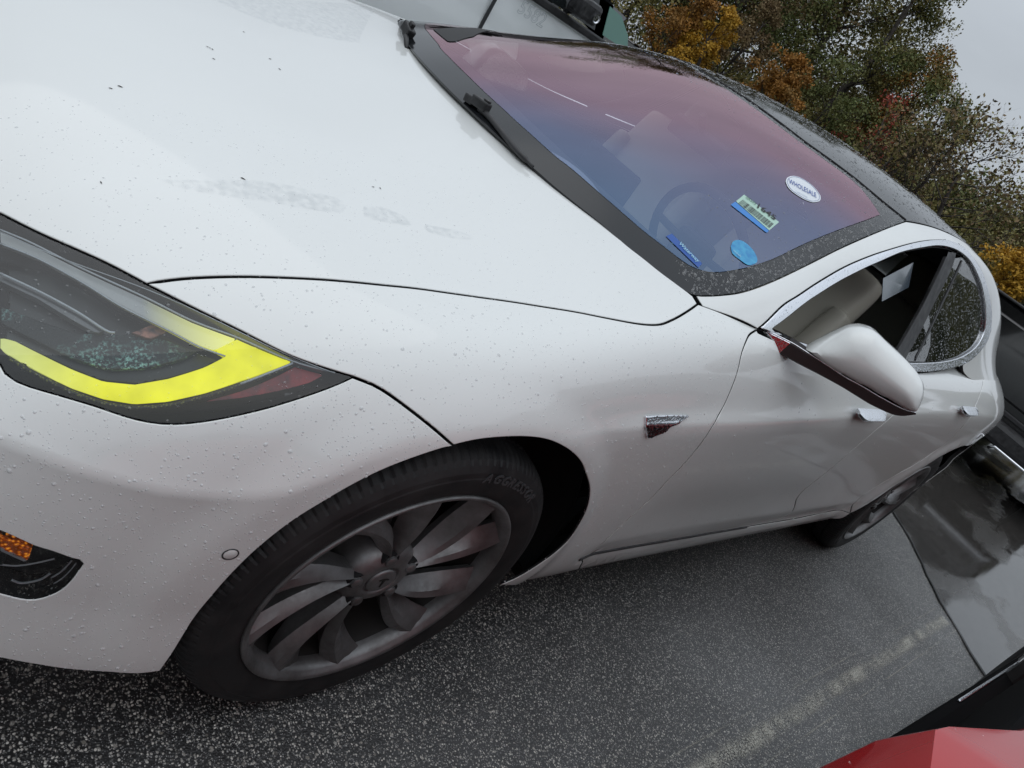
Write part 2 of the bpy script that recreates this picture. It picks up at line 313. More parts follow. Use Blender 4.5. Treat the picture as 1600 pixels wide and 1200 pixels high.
# A: first row is the mirror of the third, so the domain starts on the centre line
A=Surf(NET_A,prev=True); B=Surf(NET_B)
ZRT=lambda x:np.interp(x,[1.5,2.2,2.9,3.2,3.45],[.312,.310,.303,.312,.330])
ZLINE=lambda x:np.interp(x,[.98,1.16,1.8,2.38,3.0,3.5],[.765,.777,.822,.874,.925,.957])
SILLZ=lambda x:np.interp(x,[1.5,2.0,3.0,3.5],[.385,.392,.40,.41])
ZRIDGE=lambda x:np.interp(x,[0,.31,.38,.467,.525,.574,.61,.66,.704,.753],[.63,.627,.617,.61,.613,.626,.641,.674,.705,.734])
def smooth(a,b,x):
    t=np.clip((x-a)/(b-a),0,1);return t*t*(3-2*t)
def bump(X,side_):
    """small pressings of the sheet metal: arch flares, outward in y"""
    x,z=X[...,0],X[...,2]
    d=0
    for cx,r0 in ((.935,.415),(3.87,.43)):
        r=np.hypot(x-cx,z-.352)
        d=d+.012*(1-smooth(r0,r0+.075,r))*(z>.05)
    # hollow along the lower door
    w=smooth(1.40,1.85,x)*(1-smooth(2.4,3.4,x))
    d=d-.011*w*np.exp(-((z-.47-.02*(x-2))/.11)**2)
    # tuck-under along the foot of the doors: a folded crease
    zc=SILLZ(x); ws_=smooth(1.50,1.62,x)*(1-smooth(3.30,3.46,x))
    d=d-.20*ws_*np.clip(zc-z,0,.085)*smooth(ZRT(x)-.010,ZRT(x),z)
    # character line along the flank
    zl=ZLINE(x); t_=z-zl; wl=smooth(1.0,1.3,x)*(1-smooth(3.6,4.1,x))
    d=d-wl*np.where(t_>0,.013*(1-np.exp(-np.maximum(t_,0)/.022))*np.exp(-np.maximum(t_,0)/.06),0)
    d=d*smooth(.80,.92,X[...,1])
    # soft ridge round the bumper and a scooped lower lip
    rz=ZRIDGE(x); near=1-smooth(.50,.78,x)
    e=.0125*near*np.exp(-np.abs(z-rz)/.045)*smooth(.1,.35,X[...,1])
    e=e+.022*(1-smooth(.56,.70,x))*smooth(.40,.20,z)*smooth(.1,.35,X[...,1])
    phi=1.05*(1-smooth(.18,.60,x))
    return np.stack([-e*np.sin(phi),d+e*np.cos(phi)],-1)
def PA(u,v,nrm=False):
    """left side point (y negative)"""
    X,U,V=A.ev(u,v,True)
    X=X.copy();X[...,:2]+=bump(X,0)
    if nrm:
        e=.02
        Xa=A.ev(np.clip(u+e,0,A.nu),v);Xb=A.ev(np.clip(u-e,0,A.nu),v);Xc=A.ev(u,np.clip(v+e,0,A.nv));Xd=A.ev(u,np.clip(v-e,0,A.nv))
        for Q in (Xa,Xb,Xc,Xd): Q[...,:2]+=bump(Q,0)
        n=np.cross(Xa-Xb,Xc-Xd);n/=np.linalg.norm(n,axis=-1,keepdims=True)+1e-12
        n=-n*[1,-1,1];X=X*[1,-1,1]
        # orient outward: away from axis
        c=X-np.array([2.4,0,.5]);c[...,0]=np.where(np.abs(X[...,0]-2.4)>2,c[...,0]*.8,0)
        return X,n
    return X*[1,-1,1]
def PB(u,v,nrm=False):
    X,U,V=B.ev(u,v,True)
    n=np.cross(U,V);n/=np.linalg.norm(n,axis=-1,keepdims=True)+1e-12
    if nrm: return X*[1,-1,1],-n*[1,-1,1]
    return X*[1,-1,1]

def uv_at(x,z):
    """skin coordinates of the flank point at distance x behind the nose and height z"""
    x=np.atleast_1d(np.asarray(x,float));z=np.atleast_1d(np.asarray(z,float));out=[]
    ug=np.linspace(2.4,19,146);vg=np.linspace(.2,9,89)
    for a,b in zip(x,z):
        uv=np.array([np.interp(a,A.ev(ug,np.full(146,3.))[:,0],ug),4.])
        for _ in range(25):
            X,U,V=A.ev(uv[:1],uv[1:],True);r=np.array([X[0,0]-a,X[0,2]-b])
            if np.abs(r).max()<1e-6: break
            J=np.array([[U[0,0],V[0,0]],[U[0,2],V[0,2]]]);uv=np.clip(uv-np.clip(np.linalg.solve(J,r),-1,1),[2,.05],[20,8.8])
        out.append(uv)
    return np.array(out)
C={'hood_rear':[[9.037,11.052],[9.097,10.857],[9.142,10.698],[9.269,10.427],[9.417,10.163],[9.527,9.874],[9.645,9.699],[9.755,9.521],[9.894,9.349],[9.998,9.214],[10.042,9.103]],
'hood_gap':[[9.989,9.038],[9.603,8.81],[9.278,8.614],[9.009,8.472],[8.708,8.458],[8.3,8.561],[7.935,8.668],[7.579,8.736],[7.234,8.797],[6.887,8.839],[6.543,8.877],[6.21,8.913],[5.891,8.929],[5.599,8.943],[5.332,8.934],[5.089,8.894],[4.87,8.825],[4.669,8.724],[4.478,8.588],[4.33,8.444],[4.216,8.305]],
'hl_top':[[4.215,8.293],[4.024,8.486],[3.851,8.612],[3.603,8.768],[3.351,8.957]],
'hl_tip':[[5.397,7.095],[5.168,7.291],[4.972,7.468],[4.702,7.796],[4.449,8.057],[4.215,8.293]],
'hl_low':[[3.494,6.175],[3.55,5.982],[3.645,5.876],[3.822,5.811],[3.998,5.734],[4.187,5.616],[4.349,5.618],[4.527,5.785],[4.774,6.141],[5.047,6.582],[5.397,7.095]],
'bumper_cut':[[5.397,7.095],[5.586,6.851],[5.858,6.285],[6.109,5.74],[6.331,5.216]],
'arch_front':[[6.331,5.216],[6.157,5.103],[5.929,4.913],[5.718,4.686],[5.535,4.392],[5.378,4.067],[5.236,3.742],[5.118,3.339],[5.048,3.014],[4.991,2.658],[4.949,2.3],[4.913,1.952],[4.887,1.603],[4.863,1.341],[4.846,1.179],[4.838,1.09]],
'arch_rear':[[6.331,5.216],[6.593,5.314],[6.95,5.31],[7.233,5.24],[7.466,5.094],[7.756,4.769],[8.081,4.306],[8.383,3.833],[8.694,3.408],[9.011,2.913],[9.17,2.54],[9.261,2.166],[9.175,1.881],[9.057,1.583],[8.919,1.291],[8.736,1.096]],
'bumper_bot':[[4.838,1.09],[4.728,1.077],[4.545,1.112],[4.331,1.097],[4.114,1.209],[3.911,1.318]],
'apillar_cut':[[9.989,9.038],[10.377,8.93],[10.88,8.721]],
'door_cut':[[10.88,8.721],[10.617,8.414],[10.448,7.837],[10.417,7.257],[10.399,6.691],[10.368,5.991],[10.264,5.271],[10.298,4.489],[10.343,3.899],[10.353,3.459],[10.379,2.956],[10.345,2.524],[10.302,2.07],[10.318,1.693],[10.408,1.258],[10.276,1.26]],
'sill_fender':[[8.736,1.096],[8.962,0.922],[10.037,0.248],[10.562,0.505]],
'rocker_bot':[[10.562,0.505],[11.588,0.5],[12.398,0.6],[13.583,0.5],[15.169,0.047],[15.352,1.179]],
'rocker_top':[[10.252,1.29],[11.098,1.5],[12.217,1.518],[13.334,0.786],[13.545,1.413],[14.722,1.227],[15.149,1.339]],
'rdoor_cut':[[13.815,1.168],[13.399,1.95],[13.189,2.548],[13.128,2.896],[13.122,3.187]],
'belt':[[10.829,8.591],[11.619,8.238],[12.522,8.191],[13.26,8.273],[13.669,8.288],[14.707,8.659],[15.986,8.9],[17.75,9.2]],
'arch2':[[15.149,1.339],[15.37,1.982],[15.496,2.816],[15.76,3.569],[15.885,3.899],[16.249,4.187],[16.792,4.301],[18.25,4.035],[17.667,3.9],[17.75,3.747]],
'qcut':[[14.82,2.163],[14.868,2.564],[15.139,3.188],[15.436,3.845],[15.575,4.379],[15.44,4.999],[15.48,5.725]],
'fog':[[3.74,3.253],[3.824,3.171],[3.91,3.081],[3.995,3.026],[4.084,2.945],[4.151,2.894],[4.139,2.729],[4.119,2.564],[4.083,2.406],[4.023,2.288],[3.962,2.234],[3.892,2.249],[3.806,2.296]],
'sensor':[[4.918,3.17]],
'handle1':[[12.542,6.1],[12.722,5.538],[13.07,5.649]],
'handle2':[[14.628,6.418],[14.9,6.098],[15.795,6.474]],
'emblem':[[8.937,5.623],[9.121,4.836],[9.424,5.134],[9.742,5.644],[9.331,5.722]],
'crease':[[8.212,5.383],[9.458,5.249],[11.208,5.367],[12.722,5.538]],
'ws_edge':[[1.012,4.812],[1.357,4.702],[1.721,4.625],[2.278,4.644],[2.854,4.742],[3.407,4.895],[3.969,5.035],[4.685,5.193]],
'ws_seam':[[4.711,5.218],[4.616,5.513],[4.549,5.844],[4.478,6.091],[4.399,6.354]],
'ws_seamR':[[4.304,7.0],[4.363,7.0],[4.394,7.0],[4.496,6.566],[4.885,5.793],[4.667,5.5],[4.417,5.3]],
'frit_in_bot':[[1.32,6.113],[1.327,5.919],[1.33,5.727],[1.331,5.537],[1.36,5.371],[1.381,5.231],[1.429,5.139],[1.561,5.051],[1.809,5.004],[2.158,4.98],[2.558,5.002],[3.108,5.098],[3.622,5.188],[4.03,5.258],[4.339,5.323]],
'frit_in_top':[[4.339,5.323],[4.261,5.754],[4.216,6.098],[4.147,6.411]],
'roof_edge':[[4.698,5.205],[5.298,5.282],[6.059,5.41],[6.544,5.441]],
'chrome_top_out':[[1.453,2.607],[1.974,3.455],[2.377,3.721],[2.83,4.033],[3.24,4.334],[3.667,4.515],[4.111,4.608],[4.5,4.664],[4.953,4.704],[5.395,4.731],[5.718,4.564],[6.049,3.692],[6.551,3.125],[7.034,2.755],[7.505,2.403],[7.779,2.016]],
'chrome_top_in':[[1.664,2.326],[2.273,3.057],[2.783,3.399],[3.249,3.702],[3.688,4.03],[4.096,4.312],[4.542,4.338],[4.999,4.341],[5.326,4.114],[5.688,3.578],[6.144,3.054],[6.602,2.701],[7.028,2.331],[7.266,2.066]],
'chrome_bot_out':[[7.779,2.016],[7.705,1.546],[7.287,0.989],[6.781,0.604],[6.201,0.368],[5.565,0.183],[4.607,0.064],[3.585,0.021],[2.352,0.575],[1.442,2.519]],
'chrome_bot_in':[[7.266,2.066],[7.366,1.726],[7.172,1.289],[6.7,0.913],[6.139,0.671],[5.514,0.517],[4.578,0.388],[3.574,0.383],[2.373,1.023],[1.658,2.24]],
'apillar_cutB':[[0.881,4.666],[1.072,4.132],[1.406,2.552]],
'bpil_a':[[5.203,3.839],[5.093,2.649],[4.987,1.944],[4.814,1.351],[4.556,0.585],[4.541,0.405]],
'bpil_b':[[5.431,3.815],[5.405,2.675],[5.276,1.96],[5.122,1.298],[4.884,0.55],[4.88,0.44]],
'qdiv':[[5.646,3.316],[5.518,2.204],[5.345,1.32],[5.117,0.5]],
'drl':[[3.31,8.792],[3.539,8.667],[3.856,8.402],[4.194,8.142],[4.448,7.887],[4.709,7.715],[5.01,7.411],[4.848,7.115],[4.703,6.826],[4.514,6.404],[4.334,6.066],[4.173,5.885],[4.017,5.882],[3.853,5.996],[3.653,6.223],[3.434,6.487],[3.409,6.729],[3.49,6.732],[3.663,6.567],[3.828,6.401],[3.998,6.273],[4.155,6.333],[4.319,6.604],[4.505,7.013],[4.62,7.329],[4.478,7.453],[4.312,7.657],[4.054,7.923],[3.835,8.21],[3.569,8.465],[3.307,8.596]],
'red':[[5.031,7.33],[5.221,7.192],[5.129,6.987],[4.913,6.69],[4.713,6.42],[4.519,6.196],[4.71,6.587],[4.872,6.965]],
'lampridge':[[3.282,8.089],[3.547,7.905],[3.793,7.668],[3.967,7.432],[3.921,7.315],[3.766,7.489],[3.551,7.753],[3.289,7.938]],
'lampgrn':[[3.307,7.508],[3.56,7.396],[3.798,7.304],[4.02,7.451],[4.27,7.569],[4.481,7.456],[4.41,7.232],[4.223,6.858],[4.005,6.624],[3.787,6.716],[3.588,6.921],[3.335,7.146]],
'fog_amber':[[3.74,3.143],[3.825,3.069],[3.9,2.985],[3.898,2.774],[3.757,2.914]],
'fog_bar':[[3.757,2.945],[3.892,2.793],[3.889,2.76],[3.76,2.895]],
'st_oval':[[3.502,5.801],[3.548,5.833],[3.588,5.85],[3.634,5.86],[3.674,5.86],[3.715,5.846],[3.746,5.821],[3.765,5.785],[3.776,5.742],[3.774,5.694],[3.76,5.645],[3.745,5.612],[3.718,5.583],[3.686,5.56],[3.645,5.547],[3.574,5.546],[3.533,5.569],[3.503,5.596],[3.477,5.64],[3.46,5.68],[3.459,5.714],[3.467,5.747]],
'st_green':[[2.889,5.703],[2.969,5.381],[2.762,5.314],[2.722,5.647]],
'st_blue':[[2.713,5.645],[2.756,5.312],[2.705,5.293],[2.625,5.622]],
'st_way':[[1.617,5.467],[1.57,5.151],[1.465,5.126],[1.513,5.458]],
'st_cyan':[[2.133,5.244],[2.222,5.283],[2.311,5.281],[2.348,5.227],[2.333,5.124],[2.263,5.022],[2.188,4.995],[2.095,5.003],[2.067,5.088],[2.06,5.17]],
'way_logo':[[1.539,5.398]],
'way_t':[[1.55,5.374],[1.519,5.172],[1.626,5.391]],
'oval_t':[[3.515,5.777],[3.665,5.589],[3.647,5.847]],
'oval_t2':[[3.49,5.68],[3.554,5.594],[3.543,5.707]],
'oval_t3':[[3.658,5.835],[3.757,5.705],[3.702,5.853]],
'green_t':[[2.86,5.666],[2.882,5.583],[2.931,5.694]],
'green_t2':[[2.878,5.559],[2.931,5.401],[2.979,5.597]],
'green_b':[[2.813,5.657],[2.884,5.366],[2.786,5.332],[2.72,5.629]],
'cyan_t':[[2.089,5.194],[2.093,5.107],[2.14,5.211]],
'wiper1':[[0.919,6.813],[0.968,6.764],[0.97,6.672],[0.944,6.565],[0.895,6.423],[0.852,6.296],[0.828,6.155]],
'glass_patch':[[1.437,5.607],[1.685,5.477],[1.942,5.32],[2.176,5.128],[2.289,5.322],[1.915,5.837],[1.589,6.052],[1.483,6.056],[1.465,5.894]],
'fritL':[[1.284,6.761],[1.284,6.648],[1.286,6.541],[1.29,6.428],[1.289,6.31],[1.299,6.206]],
'film1':[[6.064,11.1],[7.419,10.299],[9.5,8.7],[9.378,9.203],[8.865,10.044],[8.145,10.988],[8.014,11.134],[7.432,11.244],[6.977,11.271],[6.556,11.234]],
'film2':[[4.455,9.869],[4.713,9.956],[4.902,10.027],[5.327,10.107],[5.731,10.068],[5.932,10.029],[5.864,9.866],[5.51,9.847],[5.185,9.855],[4.853,9.83],[4.602,9.814]],
'film3':[[6.159,9.991],[6.41,10.016],[6.617,9.92],[6.595,9.821],[6.299,9.826],[6.1,9.858]],
'film4':[[6.815,9.867],[7.205,9.818],[7.301,9.729],[6.995,9.726],[6.76,9.779]],
'scratch':[[5.58,8.766],[5.677,8.703],[5.817,8.614]],
'debrisR':[[6.121,11.695]],
'debris':[[5.427,11.796],[5.449,11.786],[5.471,11.776],[5.41,11.619],[6.438,10.273],[6.522,10.271],[4.342,10.871],[4.419,10.92],[6.214,11.904],[6.246,11.761],[5.058,10.081],[4.071,9.68]],
'fg1':[[3.843,2.419],[3.889,2.381],[3.943,2.417],[3.988,2.482],[4.018,2.575]],
'fg2':[[4.03,2.502],[4.064,2.596],[4.09,2.721],[4.104,2.81]],
'fg3':[[4.051,2.409],[4.087,2.514],[4.115,2.66],[4.13,2.772]],
'fg4':[[3.773,2.643],[3.848,2.652],[3.934,2.723],[4.019,2.822]],
'hood_rearB':[[0.87,6.231],[0.874,6.103],[0.871,6.002],[0.891,5.828],[0.916,5.655],[0.896,5.463],[0.912,5.33],[0.918,5.184],[0.942,5.019],[0.978,4.881],[1.012,4.812]],
'hood_rearC':[[0.898,7.0],[0.878,6.717],[0.899,6.451]],
'drlW':[[3.314,8.774],[3.542,8.649],[3.857,8.385],[4.194,8.125],[4.447,7.872],[4.69,7.716],[4.56,7.397],[4.477,7.441],[4.312,7.643],[4.055,7.907],[3.837,8.193],[3.572,8.448],[3.312,8.579]],
'drlY':[[4.69,7.716],[5.008,7.401],[4.846,7.107],[4.701,6.82],[4.514,6.401],[4.334,6.067],[4.173,5.887],[4.018,5.882],[3.855,5.993],[3.656,6.216],[3.438,6.477],[3.414,6.716],[3.494,6.72],[3.667,6.557],[3.831,6.394],[3.999,6.269],[4.156,6.329],[4.319,6.598],[4.505,7.005],[4.619,7.318],[4.56,7.397]],
'lg1':[[3.328,8.745],[3.552,8.62],[3.862,8.357],[4.194,8.1],[4.445,7.852],[4.704,7.688],[5.006,7.387],[5.282,7.198]],
'lg2':[[3.321,8.52],[3.578,8.389],[3.84,8.135],[4.056,7.85],[4.311,7.59],[4.476,7.391],[4.617,7.297]],
'lg3':[[3.302,8.046],[3.561,7.864],[3.802,7.63],[3.972,7.388],[4.026,7.379]],
'lg4':[[5.006,7.351],[4.861,7.083],[4.699,6.747]],
'lg6':[[5.005,7.335],[4.845,7.027],[4.701,6.74],[4.515,6.324],[4.336,5.988],[4.176,5.819],[4.022,5.808],[3.862,5.918],[3.664,6.146],[3.497,6.353]],
'lg5':[[3.336,8.688],[3.748,8.44],[4.213,8.233],[4.551,7.961],[4.938,7.537],[5.277,7.184]],
'lampdark':[[3.274,8.658],[3.546,8.527],[3.823,8.281],[4.049,7.986],[4.314,7.707],[4.483,7.488],[4.603,7.392],[4.51,7.139],[4.318,6.715],[4.15,6.428],[3.986,6.37],[3.809,6.514],[3.636,6.695],[3.453,6.874],[3.368,6.871]],
'lampcopper':[[4.112,7.492],[4.238,7.785],[4.313,7.678],[4.217,7.445]],
'wiper2':[[0.854,6.169],[0.925,5.897],[0.936,5.631],[0.714,2.734]]}
WS_SEAM=[[4.711, 5.218], [4.616, 5.513], [4.549, 5.844], [4.478, 6.091], [4.399, 6.354], [4.391, 6.657], [4.393, 6.903]]
MIRROR_CAP=[[1.8153, -0.8965, 1.0006], [1.8182, -0.9016, 1.0193], [1.8222, -0.9085, 1.0395], [1.8262, -0.9154, 1.0595], [1.8328, -0.9268, 1.0894], [1.8391, -0.9378, 1.1052], [1.8474, -0.9521, 1.1165], [1.859, -0.9723, 1.1237], [1.8756, -1.0011, 1.1199], [1.8882, -1.0228, 1.1172], [1.9007, -1.0445, 1.1145], [1.9107, -1.0619, 1.1116], [1.9212, -1.0801, 1.1076], [1.9328, -1.1001, 1.0995], [1.9409, -1.1142, 1.0875], [1.9472, -1.1251, 1.0701], [1.952, -1.1335, 1.0482], [1.9523, -1.1339, 1.0343], [1.9438, -1.1192, 1.0278], [1.9336, -1.1017, 1.0247], [1.9113, -1.0629, 1.0191], [1.8882, -1.0229, 1.0126], [1.867, -0.9861, 1.0054], [1.843, -0.9446, 0.9999]]
TRIM_UP=[[1.7467, -0.7986, 0.9795], [1.7666, -0.8331, 0.9896], [1.7889, -0.8718, 0.9977], [1.8078, -0.9045, 1.0006], [1.8318, -0.9461, 1.004], [1.8566, -0.9891, 1.0071], [1.8797, -1.0292, 1.0137], [1.9017, -1.0672, 1.0185], [1.9279, -1.1127, 1.0269], [1.9413, -1.136, 1.0379]]
TRIM_LO=[[1.745, -0.7957, 0.945], [1.7612, -0.8237, 0.949], [1.7881, -0.8703, 0.9604], [1.8109, -0.9099, 0.9676], [1.8356, -0.9528, 0.9762], [1.8622, -0.9988, 0.9841], [1.8839, -1.0364, 0.9882], [1.9034, -1.0702, 0.9928], [1.9292, -1.115, 1.0066], [1.9429, -1.1387, 1.0345]]
C["emblem_full"]=[[8.876, 5.754], [8.907, 5.387], [9.072, 4.872], [9.166, 4.912], [9.258, 5.008], [9.363, 5.161], [9.365, 5.303], [9.514, 5.437], [9.69, 5.67], [9.682, 5.752], [9.336, 5.792], [9.034, 5.784]]
# ------------------------------------------------------------------ panel builder: a polygon in (u,v) laid on the skin, meshed, with folded edges
def catmull(P,n=6):
    P=np.array(P,float)
    if len(P)<3: return P
    Q=np.vstack([2*P[0]-P[1],P,2*P[-1]-P[-2]]);o=[]
    for i in range(1,len(Q)-2):
        a,b,c,d=Q[i-1],Q[i],Q[i+1],Q[i+2]
        for k in range(n):
            t=k/n;o.append(.5*((2*b)+(-a+c)*t+(2*a-5*b+4*c-d)*t*t+(-a+3*b-3*c+d)*t**3))
    o.append(P[-1]);return np.array(o)
def resample(uv,F,step):
    X=F(uv[:,0],uv[:,1]);L=np.r_[0,np.cumsum(np.linalg.norm(np.diff(X,axis=0),axis=1))]
    n=max(1,int(round(L[-1]/step)));s=np.linspace(0,L[-1],n+1)
    return np.stack([np.interp(s,L,uv[:,0]),np.interp(s,L,uv[:,1])],1)
def loop(F,segs,step=.014,smooth_=True):
    out=[]
    for sg in segs:
        q=catmull(sg) if (smooth_ and len(sg)>2) else np.array(sg,float)
        if len(q)==2: q=np.linspace(q[0],q[1],12)
        r=resample(q,F,step)
        out.append(r[:-1] if True else r)
    P=np.vstack(out)
    # drop near duplicates
    keep=[0];X=F(P[:,0],P[:,1])
    for i in range(1,len(P)):
        if np.linalg.norm(X[i]-X[keep[-1]])>step*.3: keep.append(i)
    if np.linalg.norm(X[keep[-1]]-X[0])<step*.3: keep=keep[:-1]
    return P[keep]
def inpoly(P,poly):
    x,y=P[:,0][:,None],P[:,1][:,None];a=poly;b=np.roll(poly,-1,0)
    c=((a[:,1]>y)!=(b[:,1]>y))&(x<(b[:,0]-a[:,0])*(y-a[:,1])/(b[:,1]-a[:,1]+1e-15)+a[:,0])
    return c.sum(1)%2==1
def panel(name,SN,poly,mat,parent,holes=(),step=.03,gap=.0018,rad=.0016,depth=.014,off=0.,mirror=False,centre=False,label=None,su=None,back=False,extra=None):
    F=PA if SN=='A' else PB; nu,nv=(A.nu,A.nv) if SN=='A' else (B.nu,B.nv)
    rings=[np.asarray(poly,float)]+[np.asarray(h,float) for h in holes]
    lo=rings[0].min(0);hi=rings[0].max(0)
    # interior points: uv grid whose spacing follows the metric, row by row
    pts=[]
    cu=(lo[0]+hi[0])/2
    us=[lo[0]]
    while us[-1]<hi[0]:
        u=us[-1];X,U,V=(A if SN=='A' else B).ev(np.full(5,min(u,nu)),np.linspace(lo[1],hi[1],5),True)
        us.append(u+step/max(.05,np.linalg.norm(U,axis=1).max()))
    for u in us[1:]:
        v=lo[1]
        while v<hi[1]:
            X,U,V=(A if SN=='A' else B).ev(np.array([min(u,nu)]),np.array([v]),True)
            dv=min(.5,step*.8/max(.02,np.linalg.norm(V[0])));v+=dv;pts.append((u,v))
    pts=np.array(pts) if pts else np.zeros((0,2))
    if len(pts):
        k=inpoly(pts,rings[0])
        for h in rings[1:]: k&=~inpoly(pts,h)
        pts=pts[k]
    if extra is not None:
        e=extra[inpoly(extra,rings[0])]
        if len(e):
            Xe=F(e[:,0],e[:,1]);Xp=F(pts[:,0],pts[:,1]);k=np.array([np.min(((Xe-x)**2).sum(1))>.012**2 for x in Xp]);pts=np.vstack([pts[k],e])
    ring=np.vstack(rings)
    if len(pts):
        Xp=F(pts[:,0],pts[:,1]);Xr=F(ring[:,0],ring[:,1])
        k=np.array([np.min(((Xr-x)**2).sum(1))>(min(step*.5,.009)+gap)**2 for x in Xp]);pts=pts[k]
    allp=np.vstack([ring,pts]) if len(pts) else ring
    edges=[];o=0
    for r in rings:
        n=len(r);edges+=[(o+i,o+(i+1)%n) for i in range(n)];o+=n
    X,U,V=(A if SN=='A' else B).ev(np.clip(allp[:,0],0,nu),np.clip(allp[:,1],0,nv),True)
    sc=np.linalg.norm(V,axis=1).mean()/np.linalg.norm(U,axis=1).mean()
    cv,ce,cf,_,_,_=delaunay_2d_cdt([Vector((a,b*sc)) for a,b in allp],edges,[],0,1e-7)
    uv=np.array([(q.x,q.y/sc) for q in cv]);T=np.array([tuple(f) for f in cf if len(f)==3])
    c=uv[T].mean(1);k=inpoly(c,rings[0])
    for h in rings[1:]: k&=~inpoly(c,h)
    T=T[k]
    used=np.unique(T);rm=-np.ones(len(uv),int);rm[used]=np.arange(len(used));uv=uv[used];T=rm[T]
    uvc=np.stack([np.clip(uv[:,0],0,nu),np.clip(uv[:,1],0,nv)],1)
    P,N=F(uvc[:,0],uvc[:,1],True)
    P=P+N*off
    # drop slivers, orient
    fn=np.cross(P[T[:,1]]-P[T[:,0]],P[T[:,2]]-P[T[:,0]]);ar=np.linalg.norm(fn,axis=1)
    T=T[ar>1e-10];fn=fn[ar>1e-10]
    fl=(fn*N[T].mean(1)).sum(1)<0;T[fl]=T[fl][:,::-1]
    # boundary half-edges
    he={}
    for a,b,c_ in T:
        for e in ((a,b),(b,c_),(c_,a)): he[e]=1
    bd=[e for e in he if (e[1],e[0]) not in he]
    nx={};pv={}
    for a,b in bd:
        if centre and abs(P[a][1])<2e-4 and abs(P[b][1])<2e-4: continue
        nx[a]=b;pv[b]=a
    V3=[P.copy()];N3=[N.copy()];Fs=[tuple(t) for t in T]
    bv=sorted(set(nx)|set(pv))
    if depth>0 and bv:
        idx={b:i for i,b in enumerate(bv)};base=len(P)
        tin=np.zeros((len(bv),3))
        for b in bv:
            t=np.zeros(3)
            for a,c_ in ((pv.get(b),b),(b,nx.get(b))):
                if a is None or c_ is None: continue
                e=P[c_]-P[a];L=np.linalg.norm(e)
                if L>1e-9: t+=np.cross(N[b],e/L)
            t/=np.linalg.norm(t)+1e-12
            tin[idx[b]]=t
        Pb=P[bv];Nb=N[bv]
        P0=V3[0];P0[bv]=Pb+tin*(gap+rad)
        r1=Pb+tin*(gap+rad*.3)-Nb*rad*.3;r2=Pb+tin*gap-Nb*rad;r3=Pb+tin*gap-Nb*depth
        n1=Nb*.7-tin*.7;n2=-tin
        for r,n in ((r1,n1),(r2,n2),(r3,n2)):
            V3.append(r);N3.append(n/ (np.linalg.norm(n,axis=1,keepdims=True)+1e-12))
        m=len(bv)
        for a in nx:
            b=nx[a];i,j=idx[a],idx[b]
            Fs+=[(b,a,base+i,base+j),(base+j,base+i,base+m+i,base+m+j),(base+m+j,base+m+i,base+2*m+i,base+2*m+j)]
    nF=len(Fs);dark=set(range(len(T)+2,nF,3)) if (depth>0 and bv and mat is PAINT) else set()  # deep gap walls coloured black, painting in the shade of the panel seams
    VV=np.vstack(V3);NN=np.vstack(N3)
    if centre:
        n=len(VV);mV=VV*[1,-1,1];mN=NN*[1,-1,1];on=np.abs(VV[:,1])<2e-4
        mapi=np.where(on,np.arange(n),np.arange(n)+n)
        Fs=Fs+[tuple(mapi[list(f)][::-1]) for f in Fs]
        VV=np.vstack([VV,mV]);NN=np.vstack([NN,mN]);NN[:n][on,1]=0
    if mirror:
        VV=VV*[1,-1,1];NN=NN*[1,-1,1];Fs=[tuple(f)[::-1] for f in Fs]
    o=mesh(name,VV,Fs,mat,parent,True,NN)
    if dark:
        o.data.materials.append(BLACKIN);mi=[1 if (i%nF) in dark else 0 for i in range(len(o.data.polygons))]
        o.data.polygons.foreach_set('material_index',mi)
    if label: o['label']=label
    return o
CC={k:np.array(v,float) for k,v in C.items()}
def cc(k,rev=False): return CC[k][::-1] if rev else CC[k]
def seg(*a): return np.array(a,float)
xl=np.arange(1.0,4.05,.016)
FLANK=[];LINES=[uv_at(xl,ZLINE(xl)+t) for t in (-.014,0.,.012,.028,.05)]+[uv_at(np.arange(1.52,3.44,.02),SILLZ(np.arange(1.52,3.44,.02))+t) for t in(-.03,-.012,0.,.012)]
EXTRA=np.vstack(LINES)
xb=np.arange(.16,.78,.014);BEXTRA=np.vstack([uv_at(xb,ZRIDGE(xb)+t) for t in(-.026,-.010,0.,.010,.026)])
car=empty('car',(0,0,0),label='white car in the middle with its headlight and indicator lit and wet all over',cat='car')
CAR=car
def both(name,SN,poly,mat,**k):
    a=panel(name,SN,poly,mat,CAR,**k); panel(name,SN,poly,mat,CAR,mirror=True,**k); return a
# ---- front end
hr=cc('hood_rear'); hoodR=np.vstack([[8.935,12.0],[8.93,11.75],[8.985,11.38],hr])
hl_inner=seg(cc('hl_top')[-1],(3.12,9.0),(2.75,8.9),(2.45,8.4),(2.3,7.6))      # far end of the lamp, towards the badge
lip_front=seg((2.75,8.9),(2.2,8.85),(1.4,8.8),(.7,8.8),(0,8.8))
hood=loop(PA,[hoodR,cc('hood_gap'),cc('hl_top'),seg(cc('hl_top')[-1],(3.12,9.0),(2.75,8.9)),lip_front,seg((0,8.8),(0,12)),seg((0,12),(8.935,12.0))])
panel('hood','A',hood,PAINT,CAR,centre=True,step=.035,depth=.02,gap=.0024)
lamp=loop(PA,[cc('hl_top'),seg(cc('hl_top')[-1],(3.12,9.0),(2.75,8.9)),seg((2.75,8.9),(2.5,8.3),(2.55,7.5)),seg((2.55,7.5),(2.9,6.9),(3.3,6.4),cc('hl_low')[0]),cc('hl_low'),cc('hl_tip')],step=.012)
fogl=loop(PA,[cc('fog')[::1],seg(cc('fog')[-1],(3.2,2.35),(2.95,2.6),(2.9,2.9),(3.1,3.1),(3.3,3.28),cc('fog')[0])],step=.008)
